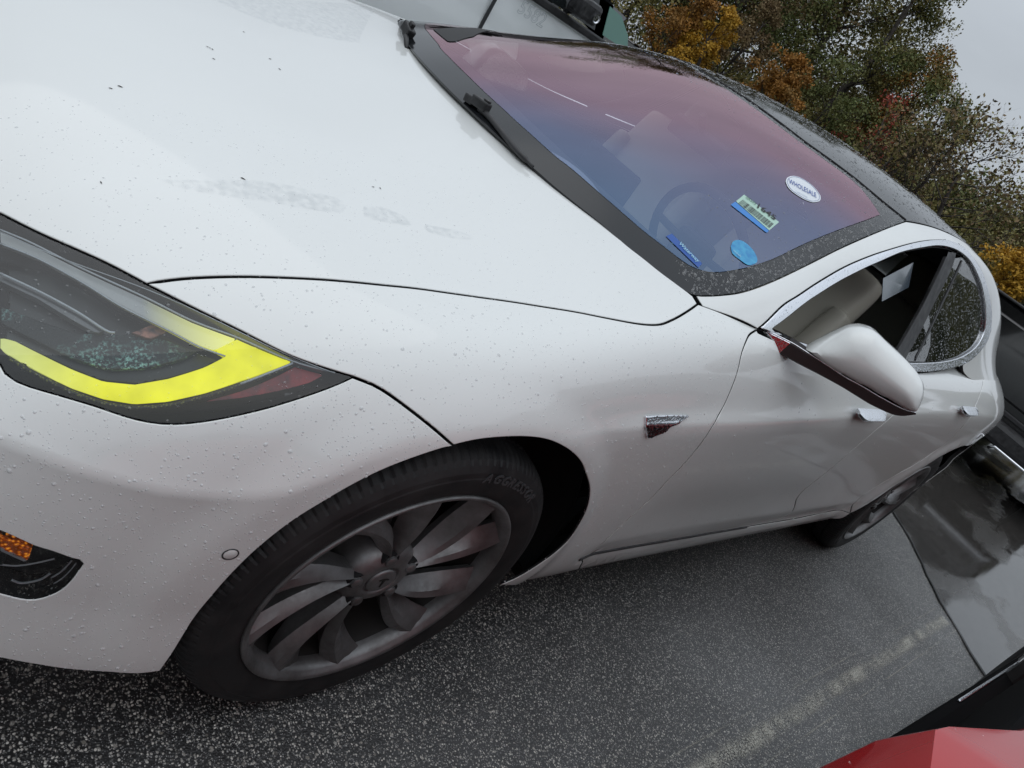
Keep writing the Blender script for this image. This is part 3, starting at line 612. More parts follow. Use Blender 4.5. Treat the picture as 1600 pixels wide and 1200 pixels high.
bump_=loop(PA,[lip_front[::-1],seg((2.75,8.9),(2.5,8.3),(2.55,7.5)),seg((2.55,7.5),(2.9,6.9),(3.3,6.4),cc('hl_low')[0]),cc('hl_low'),cc('bumper_cut'),cc('arch_front'),cc('bumper_bot'),seg(cc('bumper_bot')[-1],(3.2,.55),(2,.3),(1,.2),(0,.2)),seg((0,.2),(0,8.8))])
panel('front_bumper','A',bump_,PAINT,CAR,centre=True,holes=[fogl],step=.026,depth=.012,extra=BEXTRA)
fender=loop(PA,[cc('hood_gap',1)[:1],cc('hood_gap',1),cc('apillar_cut'),cc('door_cut'),seg(cc('door_cut')[-1],cc('sill_fender')[-1]),cc('sill_fender',1),cc('arch_rear',1),cc('bumper_cut',1),cc('hl_tip')]) if False else loop(PA,[cc('hood_gap',1),cc('apillar_cut'),cc('door_cut'),seg(cc('door_cut')[-1],cc('sill_fender')[-1]),cc('sill_fender',1),cc('arch_rear',1),cc('bumper_cut',1),cc('hl_tip')])
both('front_fender','A',fender,PAINT,step=.028,depth=.006,gap=.0022,extra=EXTRA)
# ---- doors
belt=cc('belt'); ub=float(np.interp(2.62,[2.50,3.0],[13.0,14.0]))
b1=belt[belt[:,0]<13.5]; b2=belt[(belt[:,0]>13.7)&(belt[:,0]<16.6)]
qc=cc('qcut'); qtop=np.array([qc[-1],(15.62,6.6),(15.85,7.5),(16.1,8.15)])
xr=np.array([1.56,1.7,1.9,2.1,2.3,2.5,2.7,2.9,3.1,3.25,3.38]);rtop=np.vstack([cc('door_cut')[-1:],uv_at(xr,ZRT(xr)),cc('arch2')[:1]])
cutx=float(PA(*cc('rdoor_cut')[1])[0])+.005;cutb=uv_at([cutx],ZRT(np.array([cutx])))[0]
u0=cutb[0];rt1=rtop[rtop[:,0]<u0-.1]; rt2=rtop[rtop[:,0]>u0+.1]
fdcut=np.array([cutb,cc('rdoor_cut')[1],cc('rdoor_cut')[2],cc('rdoor_cut')[4],(13.12,4.4),(13.25,5.6),(13.45,7.2),(13.62,8.28)])

fdoor=loop(PA,[np.vstack([b1,fdcut[-1:]]),fdcut[::-1],np.vstack([fdcut[:1],rt1[::-1],cc('door_cut')[-1:]]),cc('door_cut',1)])
both('front_door','A',fdoor,PAINT,step=.026,depth=.02,extra=EXTRA)
qb=np.vstack([cc('arch2')[:1],qc])
rdoor=loop(PA,[np.vstack([fdcut[-1:],b2[b2[:,0]<16.05],qtop[-1:]]),qtop[::-1],qb[::-1],np.vstack([rt2[::-1],fdcut[:1]]),fdcut])
both('rear_door','A',rdoor,PAINT,step=.03,depth=.02,extra=EXTRA)
# ---- rocker strip
rbot=np.array([cc('sill_fender')[-1],(11.2,.32),(12.2,.30),(13.2,.32),(14.3,.45),(15.1,.8),cc('arch2')[0]])
rock=loop(PA,[rtop,rbot[::-1],seg(cc('sill_fender')[-1],cc('door_cut')[-1])])
both('rocker_panel','A',rock,PAINT,step=.04,depth=.02)
# ---- rear quarter and tail: rest of the skin
a2=cc('arch2')[:8]
qarch=np.vstack([a2,[(17.85,2.5),(17.7,1.2)]])
quarter=loop(PA,[np.vstack([qtop[-1:],[(16.6,8.25),(17.4,8.4),(18.2,8.6)]]),seg((18.2,8.6),(19,9.2),(20,9.9),(21,10.4),(22,10.6),(23,10.6)),seg((23,10.6),(23,.3)),seg((23,.3),(21,.3),(19.2,.4),(17.7,1.2)),qarch[::-1],qb,qtop])
both('rear_quarter','A',quarter,PAINT,step=.045,depth=.02,extra=EXTRA)
# ---- dark inner shell so that gaps and arches look into darkness; openings left for wheels
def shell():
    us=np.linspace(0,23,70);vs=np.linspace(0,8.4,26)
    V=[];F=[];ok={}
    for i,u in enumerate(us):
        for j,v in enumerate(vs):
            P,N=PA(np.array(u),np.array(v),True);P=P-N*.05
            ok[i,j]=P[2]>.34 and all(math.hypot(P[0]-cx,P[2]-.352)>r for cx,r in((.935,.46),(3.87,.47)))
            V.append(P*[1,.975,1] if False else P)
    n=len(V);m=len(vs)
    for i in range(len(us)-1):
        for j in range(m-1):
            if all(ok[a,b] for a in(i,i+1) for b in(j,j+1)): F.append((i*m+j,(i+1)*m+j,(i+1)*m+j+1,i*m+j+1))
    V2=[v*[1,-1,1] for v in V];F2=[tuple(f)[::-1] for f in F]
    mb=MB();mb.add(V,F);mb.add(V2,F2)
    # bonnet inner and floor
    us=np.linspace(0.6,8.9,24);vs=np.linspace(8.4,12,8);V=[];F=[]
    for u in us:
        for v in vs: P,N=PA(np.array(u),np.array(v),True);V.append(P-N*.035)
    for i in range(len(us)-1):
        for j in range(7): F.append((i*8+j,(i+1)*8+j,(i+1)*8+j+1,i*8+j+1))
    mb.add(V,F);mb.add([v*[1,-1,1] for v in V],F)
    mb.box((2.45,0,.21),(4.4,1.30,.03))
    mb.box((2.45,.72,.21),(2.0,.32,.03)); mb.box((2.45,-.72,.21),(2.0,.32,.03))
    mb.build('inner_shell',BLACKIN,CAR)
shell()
for cx,w in((.935,.45),(3.87,.46)):
    for s in(-1,1):
        mb=MB();n=40;V=[];F=[]
        for i in range(n+1):
            a=math.pi*(-.05+1.12*i/n)
            y0=.925 if (cx>2 or math.cos(a)>-.75) else .86
            for (r,y) in((w-.012,y0),(w+.004,y0-.02),(w+.01,.66),(w-.08,.60),(.02,.60)):
                V.append((cx+r*math.cos(a),s*y,.352+r*math.sin(a)))
        for i in range(n):
            for j in range(4): F.append((i*5+j,i*5+j+1,(i+1)*5+j+1,(i+1)*5+j))
        mb.add(V,F);mb.build('arch_liner',DARKINT,CAR,smooth=True)
# ---- greenhouse
seam=tuple(map(tuple,[[2.56,0]])) 
ws=cc('ws_edge'); seamL=np.array(WS_SEAM)
seamc=np.vstack([seamL,[(4.393,7.0)]])
hb=cc('hood_rearB');wsb=np.vstack([[(hb[0][0]-.035,7.0)],[(u-.03,v) for u,v in hb[:-1]],ws[:1]])
fb=cc('frit_in_bot');ft=cc('frit_in_top')
fl_=cc('fritL');ib=np.vstack([[(fl_[0][0]-.006,7.0)],fl_,fb])
sl=np.array(WS_SEAM);it=np.vstack([ft[:1],[(np.interp(x,sl[:,1],sl[:,0])-.105,x) for x in (5.75,6.1,6.45,6.75)],[(4.285,7.0)]])
outer=loop(PB,[wsb,ws,seamc,seg((4.393,7.0),(4.285,7.0)),it[::-1],ib[::-1],seg(ib[0],wsb[0])])
panel('windshield_border','B',outer,FRIT,CAR,centre=True,step=.03,gap=.0012,rad=.0012,depth=.006)
inner=loop(PB,[ib,it,seg((4.285,7.0),ib[0])])
WSG=panel('windshield','B',inner,WSGLASS,CAR,centre=True,step=.035,gap=-.001,depth=0)
cto=cc('chrome_top_out');cbo=cc('chrome_bot_out');cti=cc('chrome_top_in');cbi=cc('chrome_bot_in')
roofe=np.array([ws[-1],(5.2,5.12),(5.8,5.04),(6.6,5.0),(7.5,5.0),(8.4,5.0),(9.3,5.0)])
roof=loop(PB,[seamc[::-1],roofe,seg((9.3,5.0),(9.35,6),(9.4,7.0)),seg((9.4,7.0),(4.393,7.0))])
panel('roof_glass','B',roof,ROOFG,CAR,centre=True,step=.04,gap=.0045,depth=.012)
sq=seamc;P_s,N_s=PB(sq[:,0],sq[:,1],True);P_s=np.vstack([P_s,(P_s*[1,-1,1])[::-1][1:]]);N_s=np.vstack([N_s,(N_s*[1,-1,1])[::-1][1:]])
mb=MB();mb.tube(P_s-N_s*.0015,.0052,8);mb.build('roof_seal',BLACKIN,CAR,smooth=True)
pil=loop(PB,[ws,roofe,seg((9.3,5.0),(10.9,4.8)),seg((10.9,4.8),(10.9,1.2)),seg((10.9,1.2),(10,.4),(9,0.02),(8.2,.02),(7.4,.02),(6.9,.3),cbo[3]),cbo[:4][::-1],cto[::-1],cc('apillar_cutB')[::-1]])
both('roof_pillar','B',pil,PAINT,step=.035,depth=.012)
chro=loop(PB,[cto,cbo,seg(cbo[-1],cto[0])],step=.01);chri=loop(PB,[cti,cbi,seg(cbi[-1],cti[0])],step=.01)
both('window_trim','B',chro,CHROME,holes=[chri],step=.02,gap=.0012,rad=.003,depth=.012,off=.004)
both('pillar_trim','B',chro,HEADL,holes=[chri],off=-.012,gap=.001,depth=0,step=.03)
tail=loop(PB,[seg((9.42,7.0),(9.37,6),(9.32,5.0)),seg((9.32,5.0),(10.9,4.8)),seg((10.9,4.8),(10.9,7)),seg((10.9,7),(9.42,7))])
panel('rear_hatch','B',tail,PAINT,CAR,centre=True,step=.05)
tl=loop(PA,[seg((18.2,8.62),(19,9.22),(20,9.92),(21,10.42),(22,10.62),(23,10.62)),seg((23,10.62),(23,12)),seg((23,12),(18.2,12)),seg((18.2,12),(18.2,8.62))])
panel('hatch_lower','A',tl,PAINT,CAR,centre=True,step=.06)
pa,pb=cc('bpil_a'),cc('bpil_b')
gf=loop(PB,[cti[cti[:,0]<pa[0,0]],seg(cti[cti[:,0]<pa[0,0]][-1],pa[0]),pa,np.vstack([pa[-1:],cbi[cbi[:,0]<pa[-1,0]]]),seg(cbi[-1],cti[0])],step=.02)
panel('side_window','B',gf,SIDEGL,CAR,gap=-.003,depth=0,off=-.006,step=.04,mirror=True)   # the near front window is wound down
gm=loop(PB,[pa,seg(pa[-1],pb[-1]),pb[::-1],seg(pb[0],pa[0])],step=.02)
both('door_pillar','B',gm,BLACKPL,gap=.0005,rad=.002,depth=.01,off=-.004,step=.03)
gr=loop(PB,[cti[cti[:,0]>pb[0,0]],cbi[cbi[:,0]>pb[-1,0]],pb[::-1]],step=.02)
both('side_window','B',gr,REARGL,gap=-.003,depth=0,off=-.006,step=.04)
qd=cc('qdiv');qq=np.vstack([qd,(qd+[.045,0])[::-1]])
both('window_divider','B',loop(PB,[qd,(qd+[.045,0])[::-1]],step=.02),BLACKPL,gap=0,rad=.001,depth=.004,off=-.003)
# ------------------------------------------------------------------ lamps
def wall(poly,d0,d1,mat,name,inset=.001):
    P,N=PA(poly[:,0],poly[:,1],True);n=len(P);T=np.roll(P,-1,0)-np.roll(P,1,0);t=np.cross(N,T);t/=np.linalg.norm(t,axis=1,keepdims=True)
    a=P-N*d0+t*inset;b=P-N*d1+t*inset*4;V=np.vstack([a,b]);F=[(i,(i+1)%n,(i+1)%n+n,i+n) for i in range(n)]
    V=np.vstack([V,V*[1,-1,1]]);F=F+[tuple(k+2*n for k in f) for f in F]
    return V,F
def lampset(name,poly,dep,side):
    sg=1 if side<0 else -1
    L=panel(name,'A',poly,LENS,CAR,gap=.006,depth=0,off=-.0025,mirror=side>0,step=.02)
    def sub(n,p,mat,**k): return panel(n,'A',p,mat,L,mirror=side>0,**k)
    return L,sub
def pl(k,step=.006): return loop(PA,[np.vstack([CC[k],CC[k][:1]])],step=step,smooth_=False)
YEL=M('indicator_glow',(.22,.22,.01),.5,emit=srgb('#F4F01A'),es=1.0)
t=NT(YEL); v=t.obj(); sx=t.n('ShaderNodeSeparateXYZ'); t.l(v,sx.inputs[0]); g=t.rng(sx.outputs['X'],.31,.40,0,1)
f=t.noise(v,500,2); t.l(t.mix(g,srgb('#D3DC8C'),srgb('#F7F402')),t.b.inputs['Emission Color']); lw=t.n('ShaderNodeLayerWeight'); lw.inputs[0].default_value=.5; f4=t.noise(v,22,3,.5); t.l(t.math('MULTIPLY',t.rng(lw.outputs['Facing'],.1,.9,1.0,.55),t.rng(f4,.3,.7,.72,1.0)),t.b.inputs['Emission Strength'])
STRIPW=M('unlit_light_strip',(.55,.55,.53),.35)
t=NT(STRIPW); v=t.obj(); sx=t.n('ShaderNodeSeparateXYZ'); t.l(v,sx.inputs[0]); g=t.rng(sx.outputs['X'],.44,.535,0,1)
t.l(t.mix(g,(0,0,0),srgb('#F0EE20')),t.b.inputs['Emission Color']); t.b.inputs['Emission Strength'].default_value=.85
REDREF=M('red_reflector',(.16,.008,.012),.3); noisy(REDREF,(.42,.012,.02),(.10,.008,.010),40)
CLEARED=M('light_guide',(.55,.58,.60),.15,coat=1)
AMBER=M('amber_reflector',(.75,.16,.01),.25,coat=1,emit=srgb('#D25A0A'),es=.16)  # reflector given its own orange glow in place of returned light
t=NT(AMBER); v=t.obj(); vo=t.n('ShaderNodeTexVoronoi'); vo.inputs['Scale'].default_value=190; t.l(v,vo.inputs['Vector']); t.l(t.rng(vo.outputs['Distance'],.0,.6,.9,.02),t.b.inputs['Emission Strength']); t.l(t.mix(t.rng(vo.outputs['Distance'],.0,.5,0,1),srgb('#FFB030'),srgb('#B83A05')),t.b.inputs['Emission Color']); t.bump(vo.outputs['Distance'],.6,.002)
TEAL=M('projector_bezel',(.045,.075,.075),.35)
t=NT(TEAL); v=t.obj(); f=t.noise(v,12,3,.5); f2=t.noise(v,300,3,.6); t.l(t.mix(t.rng(f,.40,.68,0,1),(.006,.009,.010),(.022,.03,.03)),t.b.inputs['Base Color'])
GLIT=M('projector_glitter',(.02,.05,.05),.3)  # teal highlight painted into the base colour as glints
t=NT(GLIT); v=t.obj(); f=t.noise(v,16,3,.6); f2=t.noise(v,230,4,.7); gg=t.math('MULTIPLY',t.rng(f,.45,.62,0,1),t.rng(f2,.48,.62,0,1)); t.l(t.mix(gg,(.006,.012,.013),(.40,.75,.68)),t.b.inputs['Base Color']); t.bump(f2,.6,.003)
OLIVE=M('strip_edge_olive',(.10,.10,.02),.5); t=NT(OLIVE); v=t.obj(); vo=t.n('ShaderNodeTexVoronoi'); vo.inputs['Scale'].default_value=330; t.l(v,vo.inputs['Vector']); t.l(t.mix(t.rng(vo.outputs['Distance'],.1,.5,0,1),(.32,.32,.06),(.02,.02,.01)),t.b.inputs['Base Color'])
LGREY=M('lamp_shade',(.055,.06,.065),.3,coat=1); 
COPPER=M('copper_reflex',(.22,.10,.07),.3,metal=.6); noisy(COPPER,(.30,.14,.10),(.03,.02,.02),120)
for sd in(-1,1):
    L,sub=lampset('headlight',lamp,.06,sd)
    sub('lamp_housing',lamp,LAMPBLK,gap=.004,depth=0,off=-.055,step=.03)
    V,F=wall(lamp,.003,.056,LAMPBLK,'');n=len(F)//2;h=len(V)//2
    mesh('lamp_rim',V[:h] if sd<0 else V[h:],F[:n],LAMPBLK,L,smooth=True)
    sub('light_strip',pl('drlW'),STRIPW,gap=0,rad=.001,depth=.008,off=-.014,step=.02)
    sub('indicator_strip',pl('drlY'),YEL,gap=0,rad=.001,depth=.008,off=-.014,step=.02)
    sub('side_reflector',pl('red'),REDREF,gap=0,rad=.0005,depth=.006,off=-.020,step=.02)
    sub('lamp_shade',pl('lampridge'),LGREY,gap=0,rad=.001,depth=.012,off=-.026,step=.02)
    sub('projector_bezel',pl('lampdark'),TEAL if True else LAMPBLK,gap=0,rad=.002,depth=.01,off=-.045,step=.02)
    sub('projector',pl('lampgrn'),GLIT,gap=0,rad=.002,depth=.008,off=-.034,step=.01)
    sub('reflector',pl('lampcopper'),COPPER,gap=0,rad=.001,depth=.006,off=-.026,step=.01)
    q=catmull(CC['lg6']);P,N=PA(q[:,0],q[:,1],True);P=(P-N*.013)*[1,sd*-1 if sd>0 else 1,1];mb=MB();mb.tube(P,.0024,6);mb.build('strip_edge',OLIVE,L,smooth=True)
    for k,off,r in(('lg1',.006,.0011),('lg2',.009,.0012),('lg3',.02,.0016),('lg4',.007,.0016),('lg5',.004,.0006)):
        q=catmull(CC[k]);P,N=PA(q[:,0],q[:,1],True);P=P-N*off
        if sd>0:P=P*[1,-1,1]
        mb=MB();mb.tube(P,r,6);mb.build('light_guide',CLEARED,L,smooth=True)
    L2,sub2=lampset('fog_lamp',fogl,.05,sd)
    sub2('fog_housing',fogl,LAMPBLK,gap=.002,depth=0,off=-.04,step=.02)
    V,F=wall(fogl,.002,.041,BLACKPL,'');n=len(F)//2;h=len(V)//2
    mesh('fog_rim',V[:h] if sd<0 else V[h:],F[:n],LAMPBLK,L2,smooth=True)
    sub2('amber_reflector',pl('fog_amber'),AMBER,gap=0,rad=.0005,depth=.006,off=-.008,step=.01)
    sub2('reflector',pl('fog_bar'),CLEARED,gap=0,rad=.0005,depth=.004,off=-.006,step=.01)
    for k2,r2 in(('fg1',.0016),('fg2',.0012),('fg3',.0009),('fg4',.0012)):
        q=catmull(CC[k2]);P,N=PA(q[:,0],q[:,1],True);P=(P-N*.010)*[1,1 if sd<0 else -1,1];mb=MB();mb.tube(P,r2,6);mb.build('light_guide',CLEARED,L2,smooth=True)
    # bowl of the fog lamp
    P,N=PA(np.array(3.62),np.array(2.75),True);c=P-N*.02
    if sd>0:c=c*[1,-1,1];N=N*[1,-1,1]
    q=Vector(N).to_track_quat('Z','Y');mb=MB();mb.lathe([(.004,-.012),(.018,-.006),(.03,.002),(.036,.010),(.038,.010),(.034,-.01)],24,'z')
    mb.v=[tuple(q@Vector(v)+Vector(c)) for v in mb.v];mb.build('fog_bowl',TEAL,L2,smooth=True)
# parking sensor ring on the bumper
u,v=C['sensor'][0]
for sd in(-1,1):
    P,N=PA(np.array(u),np.array(v),True)
    if sd>0:P=P*[1,-1,1];N=N*[1,-1,1]
    q=Vector(N).to_track_quat('Z','Y')
    mb=MB();mb.lathe([(.0098,-.002),(.0098,.0010),(.0112,.0010),(.0112,-.002)],28,'z');mb.v=[tuple(q@Vector(w)+Vector(P)) for w in mb.v];S1=mb.build('parking_sensor',BLACKPL,CAR,smooth=True)
    mb=MB();mb.lathe([(0,.0012),(.0085,.0012),(.0095,.0004),(.0095,-.002)],28,'z');mb.v=[tuple(q@Vector(w)+Vector(P)) for w in mb.v];mb.build('sensor_face',PAINT,S1,smooth=True)
# ------------------------------------------------------------------ side trims
em=loop(PA,[np.array(C['emblem_full']+C['emblem_full'][:1])],step=.004,smooth_=False)
both('side_repeater','A',em,CHROME,gap=0,rad=.003,depth=.01,off=.006,step=.006)
def handle(c,sd):
    # presented handle: a chrome wedge standing off the skin, hollow behind
    x,y,z=c;mb=MB();L=.115;n=14;V=[];F=[]
    sec=[(0,.0),(.028,-.006),(.036,-.012),(.030,-.020),(.012,-.022),(0,-.020)]
    for i in range(n+1):
        s=i/n;k=1-(2*s-1)**6*.55
        for (a,b) in sec: V.append((x-L+2*L*s,(y-a*k-.004),z+.008+b*1.25*k+.006*s))
    m=len(sec)
    for i in range(n):
        for j in range(m): F.append((i*m+j,(i+1)*m+j,(i+1)*m+(j+1)%m,i*m+(j+1)%m))
    F+=[tuple(range(m)),tuple(n*m+j for j in range(m))[::-1]]
    if sd>0: V=[(a,-b,c_) for a,b,c_ in V]
    mb.add(V,F);mb.build('door_handle',CHROME,CAR,angle=30)
for sd in(-1,1): handle((2.40,-.952,.885),sd);handle((3.42,-.962,.962),sd)
# dark rubber line under the doors
q=np.vstack([cc('door_cut')[-1:],rt1]);q=catmull(q);P,N=PA(q[:,0],q[:,1],True)
for sd in(-1,1):
    mb=MB();mb.tube((P+N*.001)*[1,-sd*-1 if False else (1 if sd<0 else -1),1],.0045,6);mb.build('sill_seal',BLACKPL,CAR,smooth=True)
# ------------------------------------------------------------------ mirrors
def mirror(sd):
    B0=Vector((1.80,-.87,.97));T0=Vector((1.95,-1.13,1.04));n=(T0-B0).cross(Vector((0,0,1))).normalized()
    if n.x>0:n=-n
    e1=Vector((T0.x-B0.x,T0.y-B0.y,0)).normalized();e2=Vector((0,0,1))
    out=[Vector(q) for q in MIRROR_CAP];O=[((q-B0).dot(e1),(q-B0).dot(e2)) for q in out]
    Oc=catmull(np.array(O+O[:1]),4)[:-1]
    xs=np.arange(Oc[:,0].min(),Oc[:,0].max(),.008);zs=np.arange(Oc[:,1].min(),Oc[:,1].max(),.008)
    g=np.array([(a,b) for a in xs for b in zs]);g=g[inpoly(g,Oc)]
    def dist(p):
        a=Oc;b=np.roll(Oc,-1,0);ab=b-a;t_=np.clip(((p-a)*ab).sum(1)/((ab**2).sum(1)+1e-12),0,1);return np.min(np.linalg.norm(a+ab*t_[:,None]-p,axis=1))
    d=np.array([dist(q) for q in g]);g=g[d>.004];d=d[d>.004]
    allp=np.vstack([Oc,g]);dd=np.r_[np.zeros(len(Oc)),d];nb=len(Oc)
    cv,ce,cf,_,_,_=delaunay_2d_cdt([Vector(q) for q in allp],[(i,(i+1)%nb) for i in range(nb)],[],1,1e-7)
    V=[];D=.06
    for i,q in enumerate(cv):
        t_=min(dd[i] if i<len(dd) else 0,D)/D;h=.055*math.sqrt(max(0,1-(1-t_)**2))
        V.append(B0+e1*q.x+e2*q.y+n*h)
    F=[tuple(f) for f in cf]
    a=len(V)
    rings=[]
    ctr=Oc.mean(0)
    for k,(back,sh) in enumerate(((.02,1.0),(.05,.985),(.075,.95),(.078,.93))):
        rings.append(len(V))
        for q in Oc: 
            w=ctr+(q-ctr)*sh;V.append(B0+e1*w[0]+e2*w[1]-n*back)
    prev=[i for i in range(nb)]
    for r in rings:
        cur=[r+i for i in range(nb)]
        for i in range(nb): F.append((prev[i],prev[(i+1)%nb],cur[(i+1)%nb],cur[i]))
        prev=cur
    F.append(tuple(prev[::-1]))
    def fl(w):
        if sd<0: return w
        q=w-B0;q=Matrix.Rotation(R(62),3,'Z')@q+B0+Vector((.02,.06,-.07))     # far mirror is folded in
        return Vector((q.x,-q.y,q.z))
    mb=MB();mb.add([fl(Vector(v)) for v in V],F);cap=mb.build('side_mirror',PAINT,CAR,angle=50)
    # chrome-edged dark blade along the bottom, in two lengths
    up=[Vector(q) for q in TRIM_UP];lo=[Vector(q) for q in TRIM_LO]
    def blade(i0,i1,mat,name):
        U=catmull(np.array(up),6);Lw=catmull(np.array(lo),6);m=len(U)
        k=[int(round(i0*(m-1))),int(round(i1*(m-1)))]
        U=U[k[0]:k[1]+1];Lw=Lw[k[0]:k[1]+1];V=[];F=[];nn=np.array(n)
        for a_,b_ in zip(U,Lw):
            u_=a_-b_;
            ring=[a_-nn*.045+u_*.02,a_+nn*.006,a_+nn*.0105-u_*.08,b_+nn*.0105+u_*.10,b_+nn*.006,b_-nn*.045]
            V+=ring
        for i in range(len(U)-1):
            for j in range(6): F.append((i*6+j,(i+1)*6+j,(i+1)*6+(j+1)%6,i*6+(j+1)%6))
        F+=[tuple(range(6)),tuple((len(U)-1)*6+j for j in range(6))[::-1]]
        mb=MB();mb.add([fl(Vector(v)) for v in V],F);return mb.build(name,mat,cap,angle=20)
    blade(0,.20,CHROME,'mirror_foot');blade(.205,.605,DCHROME,'mirror_blade');blade(.611,1,DCHROME,'mirror_blade')
    q=catmull(np.array(up),6);mb=MB();mb.tube([fl(Vector(a)+n*.0075) for a in q],.0016,6);mb.build('chrome_edge',CHROME,cap,smooth=True)
    gl=MB();gl.add([fl(B0+e1*w[0]+e2*w[1]-n*.0785) for w in [ctr+(q-ctr)*.86 for q in Oc]],[tuple(range(nb))]);gl.build('mirror_glass',CHROME,cap)
mirror(-1);mirror(1)
# ------------------------------------------------------------------ wheels
BARREL=M('sooty_barrel',(.022,.020,.019),.6,metal=.3)
DISC=M('brake_disc_dark',(.035,.03,.028),.45,metal=.8)
def make_wheel():
    """outer face looks along -y, centre at the origin, y=0 on the outer sidewall"""
    w=bpy.data.objects.new('wheel',None);link(w)
    n=480;prof=[(.248,.014),(.252,.006),(.262,.001),(.275,-.003),(.292,-.006),(.305,-.006),(.308,-.0045),(.318,-.003),(.330,.003),(.338,.010),(.343,.018),(.3465,.028),(.3485,.040),(.3495,.052),(.3425,.054),(.3425,.062),(.350,.064),(.351,.10),(.344,.102),(.344,.112),(.351,.114),(.351,.150),(.344,.152),(.344,.16),(.350,.162),(.3485,.185),(.343,.208),(.33,.225),(.30,.236),(.26,.23),(.245,.22)]
    V=[];F=[];m=len(prof)
    for k in range(n):
        a=2*math.pi*k/n
        for i,(r,h) in enumerate(prof):
            if k%4==0 and (9<=i<=13): r-=.0032
            if k%4==0 and i in(16,17,20,21): r-=.004
            if k%2==0 and i in(4,): r-=.0
            V.append((r*math.cos(a),h,r*math.sin(a)))
    for k in range(n):
        k2=(k+1)%n
        for i in range(m-1): F.append((k*m+i,k*m+i+1,k2*m+i+1,k2*m+i))
    ty=mesh('tyre',V,F,RUBBER,w)
    mb=MB();mb.v=[tuple(v) for v in ty.data.vertices and [q.co[:] for q in ty.data.vertices]];mb.f=[tuple(p.vertices) for p in ty.data.polygons];bpy.data.objects.remove(ty);ty=mb.build('tyre',RUBBER,w,angle=15)
    mb=MB();mb.lathe([(.252,.012),(.2575,.008),(.2590,.002),(.2575,-.003),(.2535,-.004),(.2490,-.0005),(.2470,.003),(.2440,.006),(.2410,.011),(.2385,.018),(.2370,.027),(.2365,.045),(.2365,.048)],128);mb.build('rim',RIM,w,smooth=True)
    mb=MB();mb.lathe([(.2362,.034),(.2310,.080),(.2240,.15),(.2150,.20),(.2000,.215)],96);mb.build('barrel',BARREL,w,smooth=True)
    mb=MB();mb.lathe([(.0,.155),(.07,.155),(.172,.150),(.176,.152),(.176,.172),(.09,.175),(0,.18)],64);mb.build('brake_disc',DISC,w,angle=30)
    mb=MB();mb.lathe([(.0,.20),(.23,.20),(.235,.195)],48);mb.build('wheel_back',BLACKIN,w)
    # blades
    for k in range(10):
        pair=k//2;th0=2*math.pi*pair/5+R(SPIN)+(R(17) if k%2 else R(-17));sg=1
        V=[];F=[];ns=15
        for i in range(ns):
            s=i/(ns-1);r=.050+(.2455-.050)*s
            th=th0+(R(13) if k%2 else R(-13))*-1*(1-s)**1.5+R(17)*s**1.5
            hl=(.009+.036*s**1.35);ht=(.009+.034*s**1.15)
            yL=.030-.024*s**.8; yT=.044+.020*math.sin(math.pi*s)-.022*s
            pts=[(-hl,yL+.015+.010*s),(-hl*.62,yL+.007),(-hl*.30,yL),(ht*.15,yL+.007),(ht*.6,yL+(yT-yL)*.66),(ht,yT),(ht*.8,yT+.014),(-hl*.8,yT+.02)]
            for (a,y) in pts:
                ang=th+a/r*1.0;V.append((r*math.cos(ang),y,r*math.sin(ang)))
        m=8
        for i in range(ns-1):
            for j in range(m): F.append((i*m+j,i*m+(j+1)%m,(i+1)*m+(j+1)%m,(i+1)*m+j))
        F+=[tuple(range(m))[::-1],tuple((ns-1)*m+j for j in range(m))]
        mb=MB();mb.add(V,F);mb.build('spoke',RIM,w,angle=18)
    mb=MB();mb.lathe([(0,.030),(.034,.030),(.036,.026),(.040,.024),(.052,.026),(.066,.034),(.076,.046),(.080,.07),(.080,.12)],64);mb.build('hub',RIM,w,angle=40)
    mb=MB();mb.lathe([(0,.0215),(.024,.0225),(.0285,.0245),(.0300,.0275),(.0300,.032)],48);hc=mb.build('hub_cap',RIM,w,smooth=True)
    # small tapering T-shaped badge on the cap
    T=[(-.011,.008),(-.006,.0105),(0,.0112),(.006,.0105),(.011,.008),(.0095,.0058),(.005,.0075),(.0030,.0070),(.0012,-.0125),(-.0012,-.0125),(-.0030,.0070),(-.005,.0075),(-.0095,.0058)]
    prism('badge',[(a,b) for a,b in T],'y',.0222,.0205,DISC,hc)
    for k in range(5):
        a=2*math.pi*(k+.0)/5+R(SPIN)+R(0);c=(.0585*math.cos(a),0,.0585*math.sin(a))
        mb=MB();mb.lathe([(0,.0285),(.0155,.0285),(.0170,.0275),(.0185,.031),(.0185,.06)],24,c=c);pk=mb.build('lug_pocket',BLACKIN,w,angle=40)
        mb=MB();mb.lathe([(0,.0205),(.0085,.0210),(.0112,.0235),(.0118,.034)],6 if False else 20,c=c);mb.build('lug_nut',RIM,w,angle=40)
    # raised lettering on the sidewall
    def word(txt,a0,r,size,ext):
        mbt=MB();a=a0
        for ch in txt:
            cu=bpy.data.curves.new('t','FONT');cu.body=ch;cu.size=size;cu.extrude=ext;cu.offset=.0006;cu.resolution_u=2
            o=bpy.data.objects.new('t',cu);COL.objects.link(o);bpy.context.view_layer.update()
            me=o.to_mesh();bb=[v.co.x for v in me.vertices];wd=(max(bb)-min(bb)) if bb else size*.4;mn=min(bb) if bb else 0
            am=a-(wd/2)/r
            for_v=[]
            for v in me.vertices:
                x=v.co.x-mn-wd/2;z=v.co.y
                ang=am-x/(r)*1.0;rr=r+z;for_v.append((rr*math.cos(ang),-.0058-v.co.z,rr*math.sin(ang)))
            mbt.add(for_v,[tuple(p.vertices) for p in me.polygons]);o.to_mesh_clear();bpy.data.objects.remove(o)
            a-=(wd+size*.17)/r
        return mbt
    mb=word('AGGRESSOR',R(LETA),.300,.027,.0012);
